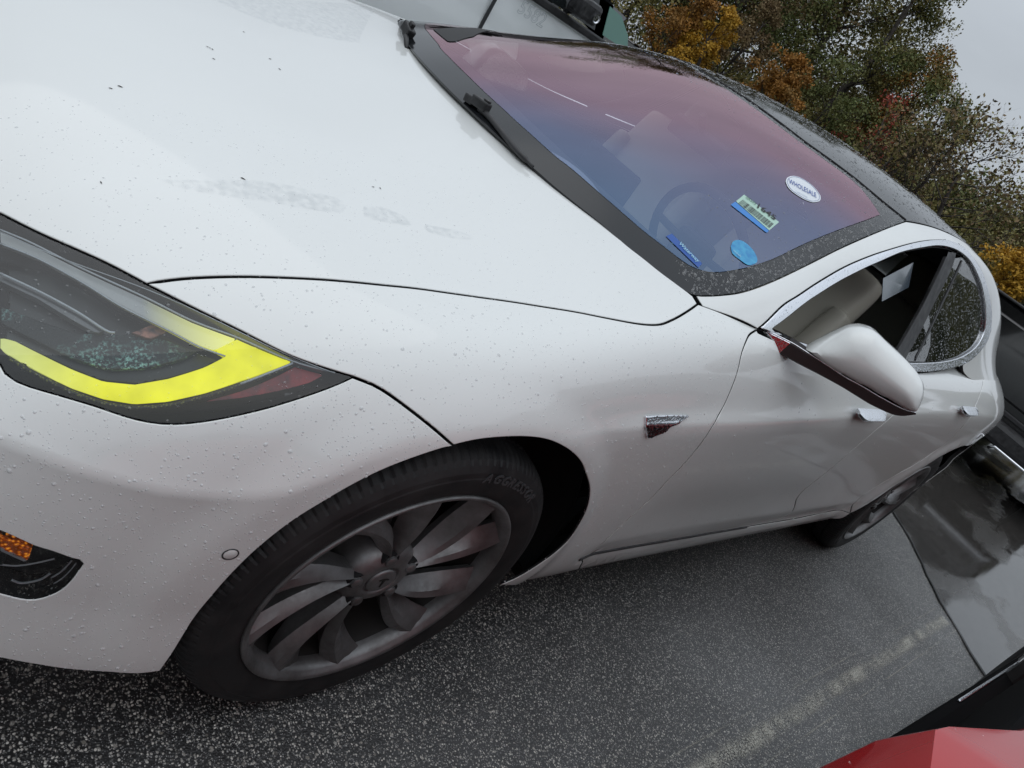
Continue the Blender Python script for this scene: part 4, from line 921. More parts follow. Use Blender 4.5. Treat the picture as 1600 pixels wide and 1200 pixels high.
    mb3=word('245/45R19',R(LETA+95),.290,.016,.0010) if False else None
    mb.build('lettering',RUBL,w)
    return w
SPIN=28;LETA=86
wheel0=make_wheel()
def copy_tree(o,parent=None):
    c=o.copy();COL.objects.link(c)
    if parent is not None:c.parent=parent
    for ch in list(o.children): copy_tree(ch,c)
    return c
for i,(x,y,rz,spin) in enumerate(((.93,-.948,0,0),(3.89,-.963,0,31),(.93,.948,180,12),(3.89,.963,180,50))):
    w=wheel0 if i==0 else copy_tree(wheel0)
    w.parent=CAR;w.location=(x,y,.352);w.rotation_euler=(0,R(spin),R(rz))
    if rz==180:w.rotation_euler=(0,0,R(180))
# ------------------------------------------------------------------ wipers
for k,mir in(('wiper1',1),('wiper2',-1)):
    q=CC[k];P,N=PB(q[:,0],q[:,1],True)
    P=(P+N*.012)*[1,mir,1];N=N*[1,mir,1]
    if k=='wiper1':
        mb=MB();mb.tube(catmull(P[1:])+np.array([0,0,-.006]),[.009]*3+[.0075]*(len(catmull(P[1:]))-6)+[.004]*3,8)
        a=mb.build('wiper',BLACKPL,CAR,smooth=True)
        d=Vector(P[2]-P[0]).normalized();mt=Matrix.Translation(Vector(P[1])-d*.004)@d.to_track_quat('X','Z').to_matrix().to_4x4()
        mb=MB();mb.box((0,0,.004),(.05,.026,.024),mt,bev=.004);mb.box((-.034,0,-.002),(.03,.018,.02),mt,bev=.003);mb.box((.014,-.0,.018),(.016,.014,.006),mt,bev=.002);mb.build('wiper_head',BLACKPL,a)
    else:
        d=Vector((.0,.1,.03)).normalized();mt=Matrix.Translation(Vector(P[1]))@d.to_track_quat('X','Z').to_matrix().to_4x4()
        mb=MB();mb.tube([P[0]+[0,0,-.02],P[1]+[0,0,-.006],P[2],P[3]],[.006,.008,.009,.006],8);a=mb.build('wiper',BLACKPL,CAR,smooth=True)
        mb=MB();mb.box((0,0,.006),(.05,.026,.03),mt,bev=.005);mb.box((.0,.0,.026),(.018,.014,.014),mt,bev=.003);mb.build('wiper_head',BLACKPL,a)
# ------------------------------------------------------------------ cabin
DASH=M('dashboard_vinyl',(.035,.038,.045),.6)
def slab(name,pts_fn,nu_,nv_,mat,parent):
    V=[];F=[]
    for i in range(nu_+1):
        for j in range(nv_+1): V.append(pts_fn(i/nu_,j/nv_))
    for i in range(nu_):
        for j in range(nv_): F.append((i*(nv_+1)+j,(i+1)*(nv_+1)+j,(i+1)*(nv_+1)+j+1,i*(nv_+1)+j+1))
    return mesh(name,V,F,mat,parent,smooth=True)
def dash(a,b):
    y=-.74+1.48*a; s=b; x=1.30+.68*s+.10*(1-(2*a-1)**2)*(s-1)*-0+.22*(abs(y)/.74)**2*(1-s); z=.93+.035*math.sin(math.pi*min(1,s*1.05))-(.0 if s<.93 else .25*(s-.93)/.07)
    return (x,y,z)
slab('dashboard',dash,24,20,DASH,CAR)
def seat(x,y,rec=.30,wd=.27,hh=.66,name='seat'):
    root=bpy.data.objects.new(name,None);link(root,CAR)
    def cush(c,d,bev,rot,nm,par):
        mb=MB();mt=Matrix.Translation(Vector(c))@Matrix.Rotation(rot,4,'Y');mb.box((0,0,0),d,mt,bev=bev)
        o=mb.build(nm,LEATHER,par);md=o.modifiers.new('s','SUBSURF');md.levels=1;md.render_levels=2
        for p in o.data.polygons:p.use_smooth=True
        return o
    cush((x-.22,y,.52),(.52,2*wd-.04,.16),.05,R(-6),'seat_cushion',root)
    b=cush((x+.12,y,.86),(.14,2*wd,hh),.055,R(18),'backrest',root)
    for s in(-1,1): cush((x+.075,y+s*(wd-.03),.80),(.15,.09,hh*.72),.035,R(18),'bolster',root)
    cush((x+.235,y,1.21),(.11,.27,.21),.045,R(14),'headrest',root)
seat(2.52,-.37);seat(2.52,.37)
for y in(-.42,0,.42): seat(3.42,y,wd=.22,hh=.56)
mb=MB();mb.tube([(2.02+.07*math.sin(a)*0+(-.075*math.sin(a)),-.37+.185*math.cos(a),.965+.165*math.sin(a)) for a in np.linspace(0,2*math.pi,41)],.014,10,cap=False)
sw=mb.build('steering_wheel',DARKINT,CAR,smooth=True)
mb=MB();mb.box((2.0,-.37,.96),(.05,.14,.10),bev=.02);mb.tube([(2.02,-.54,.97),(2.0,-.37,.965),(2.02,-.20,.97)],.012,8);mb.tube([(2.0,-.37,.96),(2.09,-.37,.81)],.012,8);mb.tube([(1.99,-.37,.95),(1.80,-.37,.86)],.03,8);mb.build('wheel_spokes',DARKINT,sw)
mb=MB();mb.box((1.93,0,.86),(.03,.24,.34),bev=.01);mb.build('centre_screen',FRIT,CAR)
mb=MB();mb.box((2.52,0,.45),(1.3,.22,.28),bev=.03);mb.build('centre_console',DARKINT,CAR)
# headliner
hl_=loop(PB,[seg((4.5,7.0),(4.55,6.5),(4.75,5.4)),seg((4.75,5.4),(5.2,5.0),(7,4.8),(9.2,4.8)),seg((9.2,4.8),(9.2,7.0)),seg((9.2,7),(4.5,7))])
panel('headliner','B',hl_,HEADL,CAR,centre=True,off=-.02,gap=0,depth=0,step=.06)
# inside faces of the pillars, dark grey
both('pillar_trim','B',pil,HEADL,off=-.016,gap=.004,depth=0,step=.06)
P,N=PB(np.array([1.9,4.7]),np.array([6.35,7.0]),True)
mb=MB();q=Vector((2.22,0,1.20));mb.box(q,(.03,.26,.07),bev=.012);mb.tube([(2.22,0,1.22),(2.16,0,1.27)],.012,8);mb.build('rear_view_mirror',BLACKPL,CAR)
# door cards (inner faces), cream below the glass
for sd in(-1,1):
    mb=MB();mb.box((2.35,sd*.83,.70),(1.35,.03,.46),bev=.01);mb.build('door_card',DASH,CAR)
    mb=MB();mb.box((3.30,sd*.83,.73),(.9,.03,.50),bev=.01);mb.build('door_card',DASH,CAR)
# paper tag hanging by the glass near the top of the front side window
P,N=PB(np.array([4.15,4.75,4.85,4.3]),np.array([2.62,3.0,2.25,1.95]),True);P=P-N*.05
PAPER=M('clear_document_pouch',(.10,.13,.16),.15,coat=1)
mb=MB();mb.add(list(P)+list(P-N*.002),[(0,1,2,3),(7,6,5,4),(0,4,5,1),(1,5,6,2),(2,6,7,3),(3,7,4,0)]);mb.build('document_pouch',PAPER,CAR)
# ------------------------------------------------------------------ stickers
def sticker(name,key,mat,label,off=.0015,smooth_=False,depth=.0006):
    q=CC[key];pol=loop(PB,[np.vstack([q,q[:1]])],step=.006,smooth_=smooth_)
    return panel(name,'B',pol,mat,CAR,gap=0,rad=.0001,depth=depth,off=off,step=.02,label=label)
WHITE=M('sticker_white',(.72,.76,.80),.4);GREENST=M('sticker_green',(.42,.62,.52),.4);BLUEST=M('sticker_blue',(.03,.22,.62),.4);NAVYST=M('sticker_royal_blue',(.012,.085,.36),.4);CYANST=M('sticker_cyan',(.02,.26,.52),.4);INK=M('ink_black',(.01,.01,.012),.5);INKB=M('ink_blue',(.05,.10,.35),.5);INKL=M('ink_light',(.35,.62,.72),.5);INKG=M('ink_grey',(.35,.42,.55),.5);DGREEN=M('ink_green',(.06,.16,.10),.5)
noisy(CYANST,(.015,.22,.50),(.05,.36,.60),60)
def text_on(parent,name,txt,a,b,upref,mat,hfac=1.0,off=.003,bold=.0,lat=0.):
    """write txt from uv point a to b on the windscreen, letters rising towards upref"""
    P,N=PB(np.array([a[0],b[0],upref[0]]),np.array([a[1],b[1],upref[1]]),True);P=P+N*off
    A_,B_,U_=[Vector(p) for p in P];n=Vector(N[0]);x=(B_-A_);Lx=x.length;x.normalize();y=n.cross(x).normalized()
    if y.dot(U_-A_)<0:y=-y
    cu=bpy.data.curves.new('t','FONT');cu.body=txt;cu.size=1;cu.offset=bold;cu.resolution_u=2;o=bpy.data.objects.new('t',cu);COL.objects.link(o);bpy.context.view_layer.update();me=o.to_mesh()
    xs=[v.co.x for v in me.vertices];ys=[v.co.y for v in me.vertices];w=max(xs)-min(xs);k=Lx/w;ky=k*hfac
    V=[A_+x*((v.co.x-min(xs))*k)+y*((v.co.y+lat)*ky)+n*.0004 for v in me.vertices];F=[tuple(p.vertices) for p in me.polygons]
    o.to_mesh_clear();bpy.data.objects.remove(o);return mesh(name,V,F,mat,parent)
so=sticker('sticker','st_oval',WHITE,'white oval windshield sticker with blue lettering',smooth_=True)
text_on(so,'print','WHOLESALE',C['oval_t'][0],C['oval_t'][1],C['oval_t'][2],INKB,2.2)
text_on(so,'print','AUTO AUCTION FOR',C['oval_t3'][0],C['oval_t3'][1],C['oval_t3'][2],INKG,1.0) if False else None
text_on(so,'print','CARVANA',C['oval_t2'][0],C['oval_t2'][1],C['oval_t2'][2],INKG,1.0)
q=loop(PB,[np.vstack([CC['st_oval'],CC['st_oval'][:1]])],step=.004,smooth_=True);c=q.mean(0);P,N=PB(*(c+(q-c)*.92).T,True);mb=MB();mb.tube(list(P+N*.0022)+[(P+N*.0022)[0]],.0004,4,cap=False);mb.build('print',INKB,so)
sg_=sticker('sticker','st_green',GREENST,'pale green barcode sticker ending in 1645')
sb=sticker('sticker','st_blue',BLUEST,'bright blue strip under the barcode')
text_on(sg_,'print','SA973',C['green_t'][0],C['green_t'][1],C['green_t'][2],DGREEN,1.5)
text_on(sg_,'print','1645',C['green_t2'][0],C['green_t2'][1],C['green_t2'][2],INK,1.0,bold=.02)
g=CC['green_b'];Pg,Ng=PB(g[:,0],g[:,1],True);Pg=Pg+Ng*.0025
a,b,c_,d=[Vector(x) for x in Pg];mb=MB();x=.02
rb=random.Random(5)
while x<.97:
    w=rb.choice((.008,.008,.014,.022));p=[a.lerp(b,x),a.lerp(b,x+w),d.lerp(c_,x+w),d.lerp(c_,x)];mb.add(p,[(0,1,2,3)]);x+=w+rb.choice((.009,.013,.02))
mb.build('barcode',INK,sg_)
sw_=sticker('sticker','st_way',NAVYST,'dark blue strip sticker reading Waterway')
text_on(sw_,'print','Waterway',C['way_t'][0],C['way_t'][1],C['way_t'][2],INKL,1.2,bold=.01,lat=.0)
P,N=PB(np.array(C['way_logo'][0][0]),np.array(C['way_logo'][0][1]),True);qv=Vector(N).to_track_quat('Z','Y')
mb=MB();mb.lathe([(0,0),(.0085,0),(.0085,-.001)],20,'z');mb.v=[tuple(qv@Vector(w)+Vector(P)) for w in mb.v];mb.build('logo',INKL,sw_)
mb=MB()
for k in range(3): mb.tube([(-.006,-.004+.004*k,.0006),(-.002,-.002+.004*k,.0006),(.002,-.005+.004*k,.0006),(.006,-.003+.004*k,.0006)],.0006,4)
mb.v=[tuple(qv@Vector(w)+Vector(P)) for w in mb.v];mb.build('logo',NAVYST,sw_)
sc=sticker('sticker','st_cyan',CYANST,'light blue oval wash sticker',smooth_=True)
text_on(sc,'print','wash',C['cyan_t'][0],C['cyan_t'][1],C['cyan_t'][2],INKL,.9)
# opaque dark patch added on the windscreen's far top corner, standing for a dark reflection
q=CC['glass_patch'];P,N=PB(q[:,0],q[:,1],True);
pol=loop(PB,[np.vstack([q,q[:1]])],step=.012,smooth_=False);panel('dark_reflection_patch','B',pol,DARKINT,CAR,gap=0,rad=.0002,depth=.001,off=.002,mirror=True,step=.03)

# nose: dark lower intake and slim black badge panel (just out of the photograph)
ngr=loop(PA,[seg((0,1.3),(.8,1.3),(1.5,1.4)),seg((1.5,1.4),(1.65,1.75),(1.5,2.1)),seg((1.5,2.1),(.8,2.2),(0,2.2)),seg((0,2.2),(0,1.3))],step=.02)
panel('lower_intake','A',ngr,BLACKPL,CAR,centre=True,gap=0,rad=.002,depth=.01,off=.0015,step=.03)
nb=loop(PA,[seg((0,7.9),(.5,7.9),(1.1,8.0)),seg((1.1,8.0),(1.0,8.35),(.5,8.6),(0,8.65)),seg((0,8.65),(0,7.9))],step=.01)
panel('nose_panel','A',nb,FRIT,CAR,centre=True,gap=0,rad=.002,depth=.008,off=.0015,step=.02)
# ------------------------------------------------------------------ ground
def sheet(name,pts,z,mat,th=0):
    mb=MB();n=len(pts);mb.add([(x,y,z) for x,y in pts],[tuple(range(n))]);o=mb.build(name,mat);tag(o,kind='structure');return o
ASPH=M('wet_asphalt',(.03,.03,.03),.3,ior=1.5,coat=.5,coatr=.38)
t=NT(ASPH);v=t.obj()
def stones(t,v,scale,thr,seedoff=0):
    vo=t.n('ShaderNodeTexVoronoi');vo.inputs['Scale'].default_value=scale;t.l(v,vo.inputs['Vector'])
    sc=t.n('ShaderNodeSeparateColor');t.l(vo.outputs['Color'],sc.inputs[0])
    m=t.math('MULTIPLY',t.rng(vo.outputs['Distance'],.30,.46,1,0),t.rng(sc.outputs['Red'],thr,thr+.08,0,1))
    return m,sc.outputs['Green'],vo.outputs['Distance']
wr=t.n('ShaderNodeTexNoise');wr.inputs['Scale'].default_value=60;t.l(v,wr.inputs['Vector'])
vm=t.n('ShaderNodeVectorMath');vm.operation='MULTIPLY_ADD';t.l(wr.outputs['Color'],vm.inputs[0]);vm.inputs[1].default_value=(.009,.009,.009);t.l(v,vm.inputs[2]);vv=vm.outputs[0]
m1,g1,d1=stones(t,vv,185,.50);m2,g2,d2=stones(t,vv,330,.60);m3,g3,d3=stones(t,vv,110,.90)
big=t.noise(v,.55,4,.6);mid=t.noise(v,5,4,.6)
base=t.mix(t.rng(mid,.3,.7,0,1),(.020,.019,.019),(.040,.039,.039))
c1=t.mix(g1,(.18,.172,.155),(.76,.73,.66));c2=t.mix(g2,(.12,.12,.12),(.55,.54,.52));c3=t.mix(g3,(.22,.20,.17),(.55,.52,.47))
c=t.mix(m2,base,c2);c=t.mix(m1,c,c1);c=t.mix(m3,c,c3);t.l(c,t.b.inputs['Base Color'])
film=t.rng(big,.35,.70,0,1)
t.l(t.math('ADD',t.rng(film,0,1,.46,.30),t.rng(mid,.3,.7,-.04,.05)),t.b.inputs['Roughness'])
h=t.math('ADD',t.math('ADD',t.rng(d1,0,.6,1,0),t.rng(d2,0,.6,.5,0)),t.math('MULTIPLY',mid,.3))
t.l(t.rng(film,0,1,.15,.95),t.b.inputs['Coat Weight']);t.l(t.rng(mid,.3,.7,.32,.45),t.b.inputs['Coat Roughness']);bm_=t.bump(h,.55,.0032);t.l(t.rng(film,0,1,.75,.30),bm_.inputs['Strength'])
asph=sheet('ground',[(-120,-120),(120,-120),(120,120),(-120,120)],0,ASPH)
GRASS=M('far_ground_grass',(.035,.045,.015),.9);noisy(GRASS,(.03,.045,.012),(.07,.06,.03),.8)
far=MB();far.add([(-600,-600,-.02),(600,-600,-.02),(600,600,-.02),(-600,600,-.02)],[(0,1,2,3)]);tag(far.build('far_ground',GRASS),kind='structure')
# the lane beyond the old seam: finer, smoother, with standing water
LANE=M('wet_lane',(.05,.05,.05),.12,ior=1.75)
t=NT(LANE);v=t.obj();mm1,gg1,dd1=stones(t,v,190,.70);f=t.noise(v,1.1,5,.6);f2=t.noise(v,30,4,.6);pud=t.rng(t.noise(t.obj((.7,1.6,1)),1.3,4,.55),.40,.50,0,1)
b_=t.mix(t.rng(f2,.3,.7,0,1),(.028,.026,.024),(.062,.058,.054));b_=t.mix(t.math('MULTIPLY',mm1,t.math('SUBTRACT',1,pud)),b_,(.17,.155,.14));t.l(b_,t.b.inputs['Base Color'])
t.l(t.rng(pud,0,1,.30,.045),t.b.inputs['Roughness']);bb=t.bump(t.math('ADD',f2,t.rng(dd1,0,.6,.6,0)),.4,.002);t.l(t.rng(pud,0,1,.45,.03),bb.inputs['Strength'])
sd_=Vector((4.23-5.14,-1.77+.90,0)).normalized()
SA=Vector((5.14,-.90,0))-sd_*3.2;SB=Vector((4.23,-1.77,0))+sd_*6
rs=random.Random(3);ep=[]
n=90
for i in range(n+1):
    q=SA.lerp(SB,i/n);w=Vector((-sd_.y,sd_.x,0));ep.append(q+w*(rs.uniform(-.012,.012)+.03*math.sin(i*.5)))
lanepts=[(q.x,q.y) for q in ep]+[(60,SB.y-20),(60,60),(SA.x+30,60)]
sheet('lane',lanepts,.004,LANE)
CRACK=M('seam_tar',(.006,.006,.006),.5)
V=[];F=[]
for i,q in enumerate(ep):
    w=Vector((-sd_.y,sd_.x,0));hw=.004+.006*rs.random()
    V+=[q-w*hw+Vector((0,0,.008)),q+w*hw+Vector((0,0,.008))]
for i in range(n): F.append((2*i,2*i+1,2*i+3,2*i+2))
tag(mesh('pavement_seam',V,F,CRACK),kind='structure')
# worn stall line
PLINE=bpy.data.materials.new('worn_line_paint');PLINE.use_nodes=True;t=NT(PLINE);t.b.inputs['Roughness'].default_value=.45
v=t.obj();sx=t.n('ShaderNodeSeparateXYZ');t.l(v,sx.inputs[0]);f=t.noise(v,170,4,.7);f0=t.noise(v,6,3,.6)
vo=t.n('ShaderNodeTexVoronoi');vo.inputs['Scale'].default_value=150;t.l(v,vo.inputs['Vector']);
yy=sx.outputs['Y'];mid_=t.math('SUBTRACT',1,t.rng(t.math('ABSOLUTE',t.math('ADD',yy,0)),.012,.034,0,1))
edge=t.math('SUBTRACT',1,t.rng(t.math('ABSOLUTE',t.math('SUBTRACT',t.math('ABSOLUTE',yy),.066)),.0012,.0035,0,1))
chip=t.rng(t.math('ADD',f,t.math('MULTIPLY',f0,.6)),.74,.90,0,1);chip2=t.rng(t.math('ADD',f,t.math('MULTIPLY',f0,.6)),.74,.90,0,1)
al=t.math('MAXIMUM',t.math('MULTIPLY',mid_,chip),t.math('MULTIPLY',edge,t.math('MULTIPLY',chip2,.55)))
t.l(al,t.b.inputs['Alpha']);t.l(t.mix(f,(.36,.35,.30),(.62,.60,.52)),t.b.inputs['Base Color'])
def stall(y0,y1,x0,x1,rot=0):
    o=mesh('stall_line',[(x0,-.075,0),(x1,-.075,0),(x1,.075,0),(x0,.075,0)],[(0,1,2,3)],PLINE);o.location=(0,y0,.004);o.rotation_euler=(0,0,y1);tag(o,kind='structure')
stall(-1.40,-.018,-.6,4.42)
# ------------------------------------------------------------------ water drops and dirt on the near car
def dome(n=7):
    V=[(0,0,.42)]+[(.62*math.cos(2*math.pi*k/n),.62*math.sin(2*math.pi*k/n),.31) for k in range(n)]+[(math.cos(2*math.pi*k/n),math.sin(2*math.pi*k/n),-.02) for k in range(n)]
    F=[(0,1+k,1+(k+1)%n) for k in range(n)]+[(1+k,1+n+k,1+n+(k+1)%n,1+(k+1)%n) for k in range(n)]
    return np.array(V),F
DV,DF=dome()
campos=np.array(CAMP)
def drops(src,count,lo,hi,name,parent,maxd=6,big=.03,elong=1.25,keep=None,seed=1,mat=None):
    r=np.random.default_rng(seed);me=src.data;n=len(me.vertices);co=np.zeros(n*3);me.vertices.foreach_get('co',co);co=co.reshape(-1,3)
    me.calc_loop_triangles();T=np.array([t.vertices[:] for t in me.loop_triangles]);a,b,c=co[T[:,0]],co[T[:,1]],co[T[:,2]]
    N=np.cross(b-a,c-a);ar=np.linalg.norm(N,axis=1)/2;N=N/(2*ar[:,None]+1e-15);ctr=(a+b+c)/3
    ok=(((campos-ctr)*N).sum(1)>0)&(ar>2e-7)&(np.linalg.norm(ctr-campos,axis=1)<maxd)
    if keep is not None: ok&=keep(ctr)
    w=ar*ok;w=w/(np.linalg.norm(ctr-campos,axis=1)+.15)**.5;w/=w.sum()
    idx=r.choice(len(T),count,p=w);u,v_=r.random(count),r.random(count);k=u+v_>1;u[k],v_[k]=1-u[k],1-v_[k]
    P=a[idx]+(b-a)[idx]*u[:,None]+(c-a)[idx]*v_[:,None];n_=N[idx];s=lo+(hi-lo)*r.random(count)**3.2
    bg_=r.random(count)<big;s[bg_]=hi*(1+.6*r.random(bg_.sum()))
    V=[];F=[]
    t1=np.cross(n_,[0,0,1.]);t1/=np.linalg.norm(t1,axis=1)[:,None]+1e-9;t2=np.cross(n_,t1)
    ang=r.normal(0,.5,count);ca,sa=np.cos(ang)[:,None],np.sin(ang)[:,None];x=t1*ca+t2*sa;y=-t1*sa+t2*ca
    el=1+(elong-1)*r.random(count)
    VV=P[:,None]+s[:,None,None]*(DV[None,:,0:1]*x[:,None]+DV[None,:,1:2]*y[:,None]*el[:,None,None]+DV[None,:,2:3]*n_[:,None])
    m=len(DV);FF=[tuple(i+k*m for i in f) for k in range(count) for f in DF]
    o=mesh(name,VV.reshape(-1,3),FF,mat or DROP,parent,smooth=True);tag(o,kind='stuff');return o
def part(nm,side=None):
    return [o for o in CAR.children if o.name.split('.')[0]==nm and o.type=='MESH']
drops(part('front_bumper')[0],6500,.0006,.0020,'water_drops',CAR,keep=lambda c:(c[:,1]<-.3),seed=1)
drops([o for o in part('front_fender') if o.data.vertices[0].co.y<0][0],2600,.0006,.0019,'water_drops',CAR,seed=2)
drops(part('hood')[0],2200,.0006,.0016,'water_drops',CAR,seed=3,big=.01,keep=lambda c:(c[:,1]<-.35))
drops(part('windshield_border')[0],2200,.0010,.0034,'water_drops',CAR,seed=4,mat=DROPG,big=.06,elong=2.2,keep=lambda c:((c[:,1]<-.5)&(c[:,0]>1.52))|(c[:,0]>2.2))
drops(part('windshield')[0],1500,.0007,.0022,'water_drops',CAR,seed=5,mat=DROPG,keep=lambda c:(c[:,0]>2.15)|((c[:,1]<-.45)&(c[:,0]>1.7)))
drops(part('roof_glass')[0],1700,.0015,.0042,'water_drops',CAR,seed=6,mat=DROPG,big=.06,elong=2.4)
for o in part('side_window'):
    if o.data.vertices[0].co.y<0: drops(o,2200,.0012,.0034,'water_drops',CAR,seed=7,mat=DROPG)
for o in part('window_trim'):
    if o.data.vertices[0].co.y<0: drops(o,900,.0010,.0026,'water_drops',CAR,seed=8,mat=DROPG)
for o in part('front_door')+part('rear_door'):
    if o.data.vertices[0].co.y<0: drops(o,700,.0007,.0022,'water_drops',CAR,seed=9)
for o in part('headlight'):
    if o.data.vertices[0].co.y<0: drops(o,420,.0006,.0016,'water_drops',CAR,seed=10,mat=DROPG)
# streaky left-over films of water on the bonnet
t=FILMW.node_tree
tcn=t.nodes.new('ShaderNodeTexCoord');mpn=t.nodes.new('ShaderNodeMapping');mpn.inputs['Scale'].default_value=(1,1,1);nn=t.nodes.new('ShaderNodeTexNoise');nn.inputs['Scale'].default_value=75;nn.inputs['Detail'].default_value=5;nn.inputs['Roughness'].default_value=.65
t.links.new(tcn.outputs['Object'],mpn.inputs[0]);t.links.new(mpn.outputs[0],nn.inputs['Vector'])
mr=t.nodes.new('ShaderNodeMapRange');mr.inputs[1].default_value=.40;mr.inputs[2].default_value=.60;t.links.new(nn.outputs['Fac'],mr.inputs[0])
tr2=t.nodes.new('ShaderNodeBsdfTransparent');mxs=t.nodes.new('ShaderNodeMixShader');om=[n_ for n_ in t.nodes if n_.type=='OUTPUT_MATERIAL'][0];src=om.inputs[0].links[0].from_socket
mr.inputs[3].default_value=.0;mr.inputs[4].default_value=.42;t.links.new(mr.outputs[0],mxs.inputs[0]);t.links.new(tr2.outputs[0],mxs.inputs[1]);t.links.new(src,mxs.inputs[2]);t.links.new(mxs.outputs[0],om.inputs[0])
for k,mir in(('film1',True),('film2',False),('film3',False),('film4',False)):
    q=CC[k]
    if mir:q=q[np.array([i for i in range(len(q)) if i not in(2,)])]
    o=panel('water_film','A',loop(PA,[np.vstack([q,q[:1]])],step=.015),FILMW,CAR,gap=0,depth=0,off=.0007,mirror=mir,step=.03);tag(o,kind='stuff')
LEAF=M('leaf_litter',(.03,.022,.018),.7)
mb=MB();rr=random.Random(8)
for key,mir in(('debris',1),('debrisR',-1)):
    for u,v in C[key]:
        P,N=PA(np.array(u),np.array(v),True);P=P*[1,mir,1];N=N*[1,mir,1];n=Vector(N);a=n.cross(Vector((rr.random(),rr.random(),.2))).normalized();b=n.cross(a);L=rr.uniform(.0025,.0045)
        pts=[(1,0),(.5,.32),(-.4,.25),(-1,.0),(-.5,-.3),(.4,-.22)]
        q=[Vector(P)+a*x*L+b*y*L+n*(.0012 if i%2 else .0004) for i,(x,y) in enumerate(pts)];mb.add(q,[(0,1,2,3),(0,3,4,5)])
o=mb.build('debris',LEAF);tag(o,kind='stuff')
# ------------------------------------------------------------------ other vehicles
REDP=M('red_paint',(.42,.004,.008),.22,coat=.5);SILV=M('silver_paint',(.45,.47,.48),.3,metal=.5,coat=1);BLKP=M('black_paint',(.006,.006,.007),.16,coat=1);WHP=M('neighbour_white_paint',(.80,.84,.85),.3,coat=1);DGL=M('dark_window',(.012,.015,.016),.05);GGL=M('green_tinted_window',(.10,.22,.18),.08);DGREY=M('dark_grey_trim',(.03,.032,.036),.4);WHEELM=M('plain_alloy',(.25,.25,.25),.35,metal=.8)
def small_wheel(parent,x,y,z,r,w,ax='y',mat=WHEELM):
    root=bpy.data.objects.new('wheel',None);link(root,parent);root.location=(x,y,z)
    if ax=='x': root.rotation_euler=(0,0,R(90))
    mb=MB();mb.lathe([(r*.66,-w/2+.01),(r*.72,-w/2),(r*.92,-w/2),(r,-w/2+.03),(r,w/2-.03),(r*.92,w/2),(r*.72,w/2),(r*.66,w/2-.01)],48);mb.build('tyre',RUBBER,root,angle=35)
    for s in(-1,1):
        mb=MB();mb.lathe([(0,s*w/2*.6),(r*.15,s*w/2*.7),(r*.6,s*w/2*.55),(r*.68,s*w/2*.92)],40);mb.build('rim',mat,root,angle=35)
        for k in range(5):
            a=2*math.pi*k/5;mb=MB();c=(r*.36*math.cos(a),s*w/2*.78,r*.36*math.sin(a));mb.box((0,0,0),(r*.62,.03,r*.16),Matrix.Translation(c)@Matrix.Rotation(-a,4,'Y'),bev=.008);mb.build('spoke',mat,root)
    return root
def loft(name,secs,mat,parent,close=True,angle=40):
    V=[];F=[];m=len(secs[0])
    for s_ in secs:V+=list(s_)
    for i in range(len(secs)-1):
        for j in range(m-1): F.append((i*m+j,i*m+j+1,(i+1)*m+j+1,(i+1)*m+j))
    if close:F+=[tuple(range(m))[::-1],tuple((len(secs)-1)*m+j for j in range(m))]
    mb=MB();mb.add(V,F);return mb.build(name,mat,parent,angle=angle)
def sym(x,half,cy):   # half section from sill to roof centre, (dy,z) measured outwards from the centre line cy
    return [(x,cy+d,z) for d,z in half]+[(x,cy-d,z) for d,z in half[::-1]]
CLAD=M('matt_cladding',(.003,.003,.0035),.85,spec=.08)
# red car: nearest to the photographer, near flank on y=-1.6
rc=empty('car',(0,0,0),label='red car at the lower right corner, only fender edge and dark sill showing',cat='car',group=None)
cy=-2.50
def rs_(x,w,zt,zs=.55): return sym(x,[(w-.14,.20),(w-.05,.26),(w-.03,.34),(w-.035,.42),(w-.01,zs),(w+.0,zs+.12),(w-.02,zt-.10),(w-.045,zt-.03),(w-.12,zt),(w-.42,zt+.035),(0,zt+.05)],cy)
loft('body',[rs_(-.15,.70,.62),rs_(-.10,.80,.74),rs_(.05,.86,.80),rs_(.35,.80,.85),rs_(.75,.862,.895),rs_(.95,.922,.917),rs_(1.10,.966,.930),rs_(1.14,.958,.930),rs_(1.36,.890,.920),rs_(1.6,.835,.925),rs_(2.2,.80,.95),rs_(3.2,.75,.97),rs_(3.9,.74,.98),rs_(4.2,.72,.95),rs_(4.3,.55,.8)],REDP,rc,angle=34)
mb=MB();mb.box((0,0,0),(2.6,.10,.16),Matrix.Translation((3.32,-1.757,.24))@Matrix.Rotation(R(-4.4),4,'Z'),bev=.03);mb.build('sill_cladding',CLAD,rc)
mb=MB();mb.box((0,0,0),(1.5,.06,.50),Matrix.Translation((2.05,-1.715,.60))@Matrix.Rotation(R(-3.2),4,'Z'),bev=.02);mb.build('door_cladding',CLAD,rc)
mb=MB();mb.box((0,0,0),(.9,.010,.010),Matrix.Translation((3.3,-1.722,.318))@Matrix.Rotation(R(-4.4),4,'Z'),bev=.003);mb.build('sill_highlight',CHROME,rc)  # thin bright bar added as the highlight line along the dark sill
loft('cabin',[sym(1.15,[(.72,.96),(.70,.97),(.5,.975),(0,.98)],cy),sym(1.85,[(.76,.97),(.62,1.38),(.52,1.42),(0,1.44)],cy),sym(3.2,[(.76,.98),(.62,1.40),(.5,1.44),(0,1.46)],cy),sym(4.1,[(.72,.98),(.66,1.02),(.5,1.04),(0,1.05)],cy)],DGL,rc)
for x in(1.66,3.75): small_wheel(rc,x,-1.84,.34,.34,.20);small_wheel(rc,x,-3.2,.34,.34,.20)
drops([o for o in rc.children if o.name.startswith('body')][0],900,.0006,.0018,'water_drops',rc,maxd=2.5,seed=21)
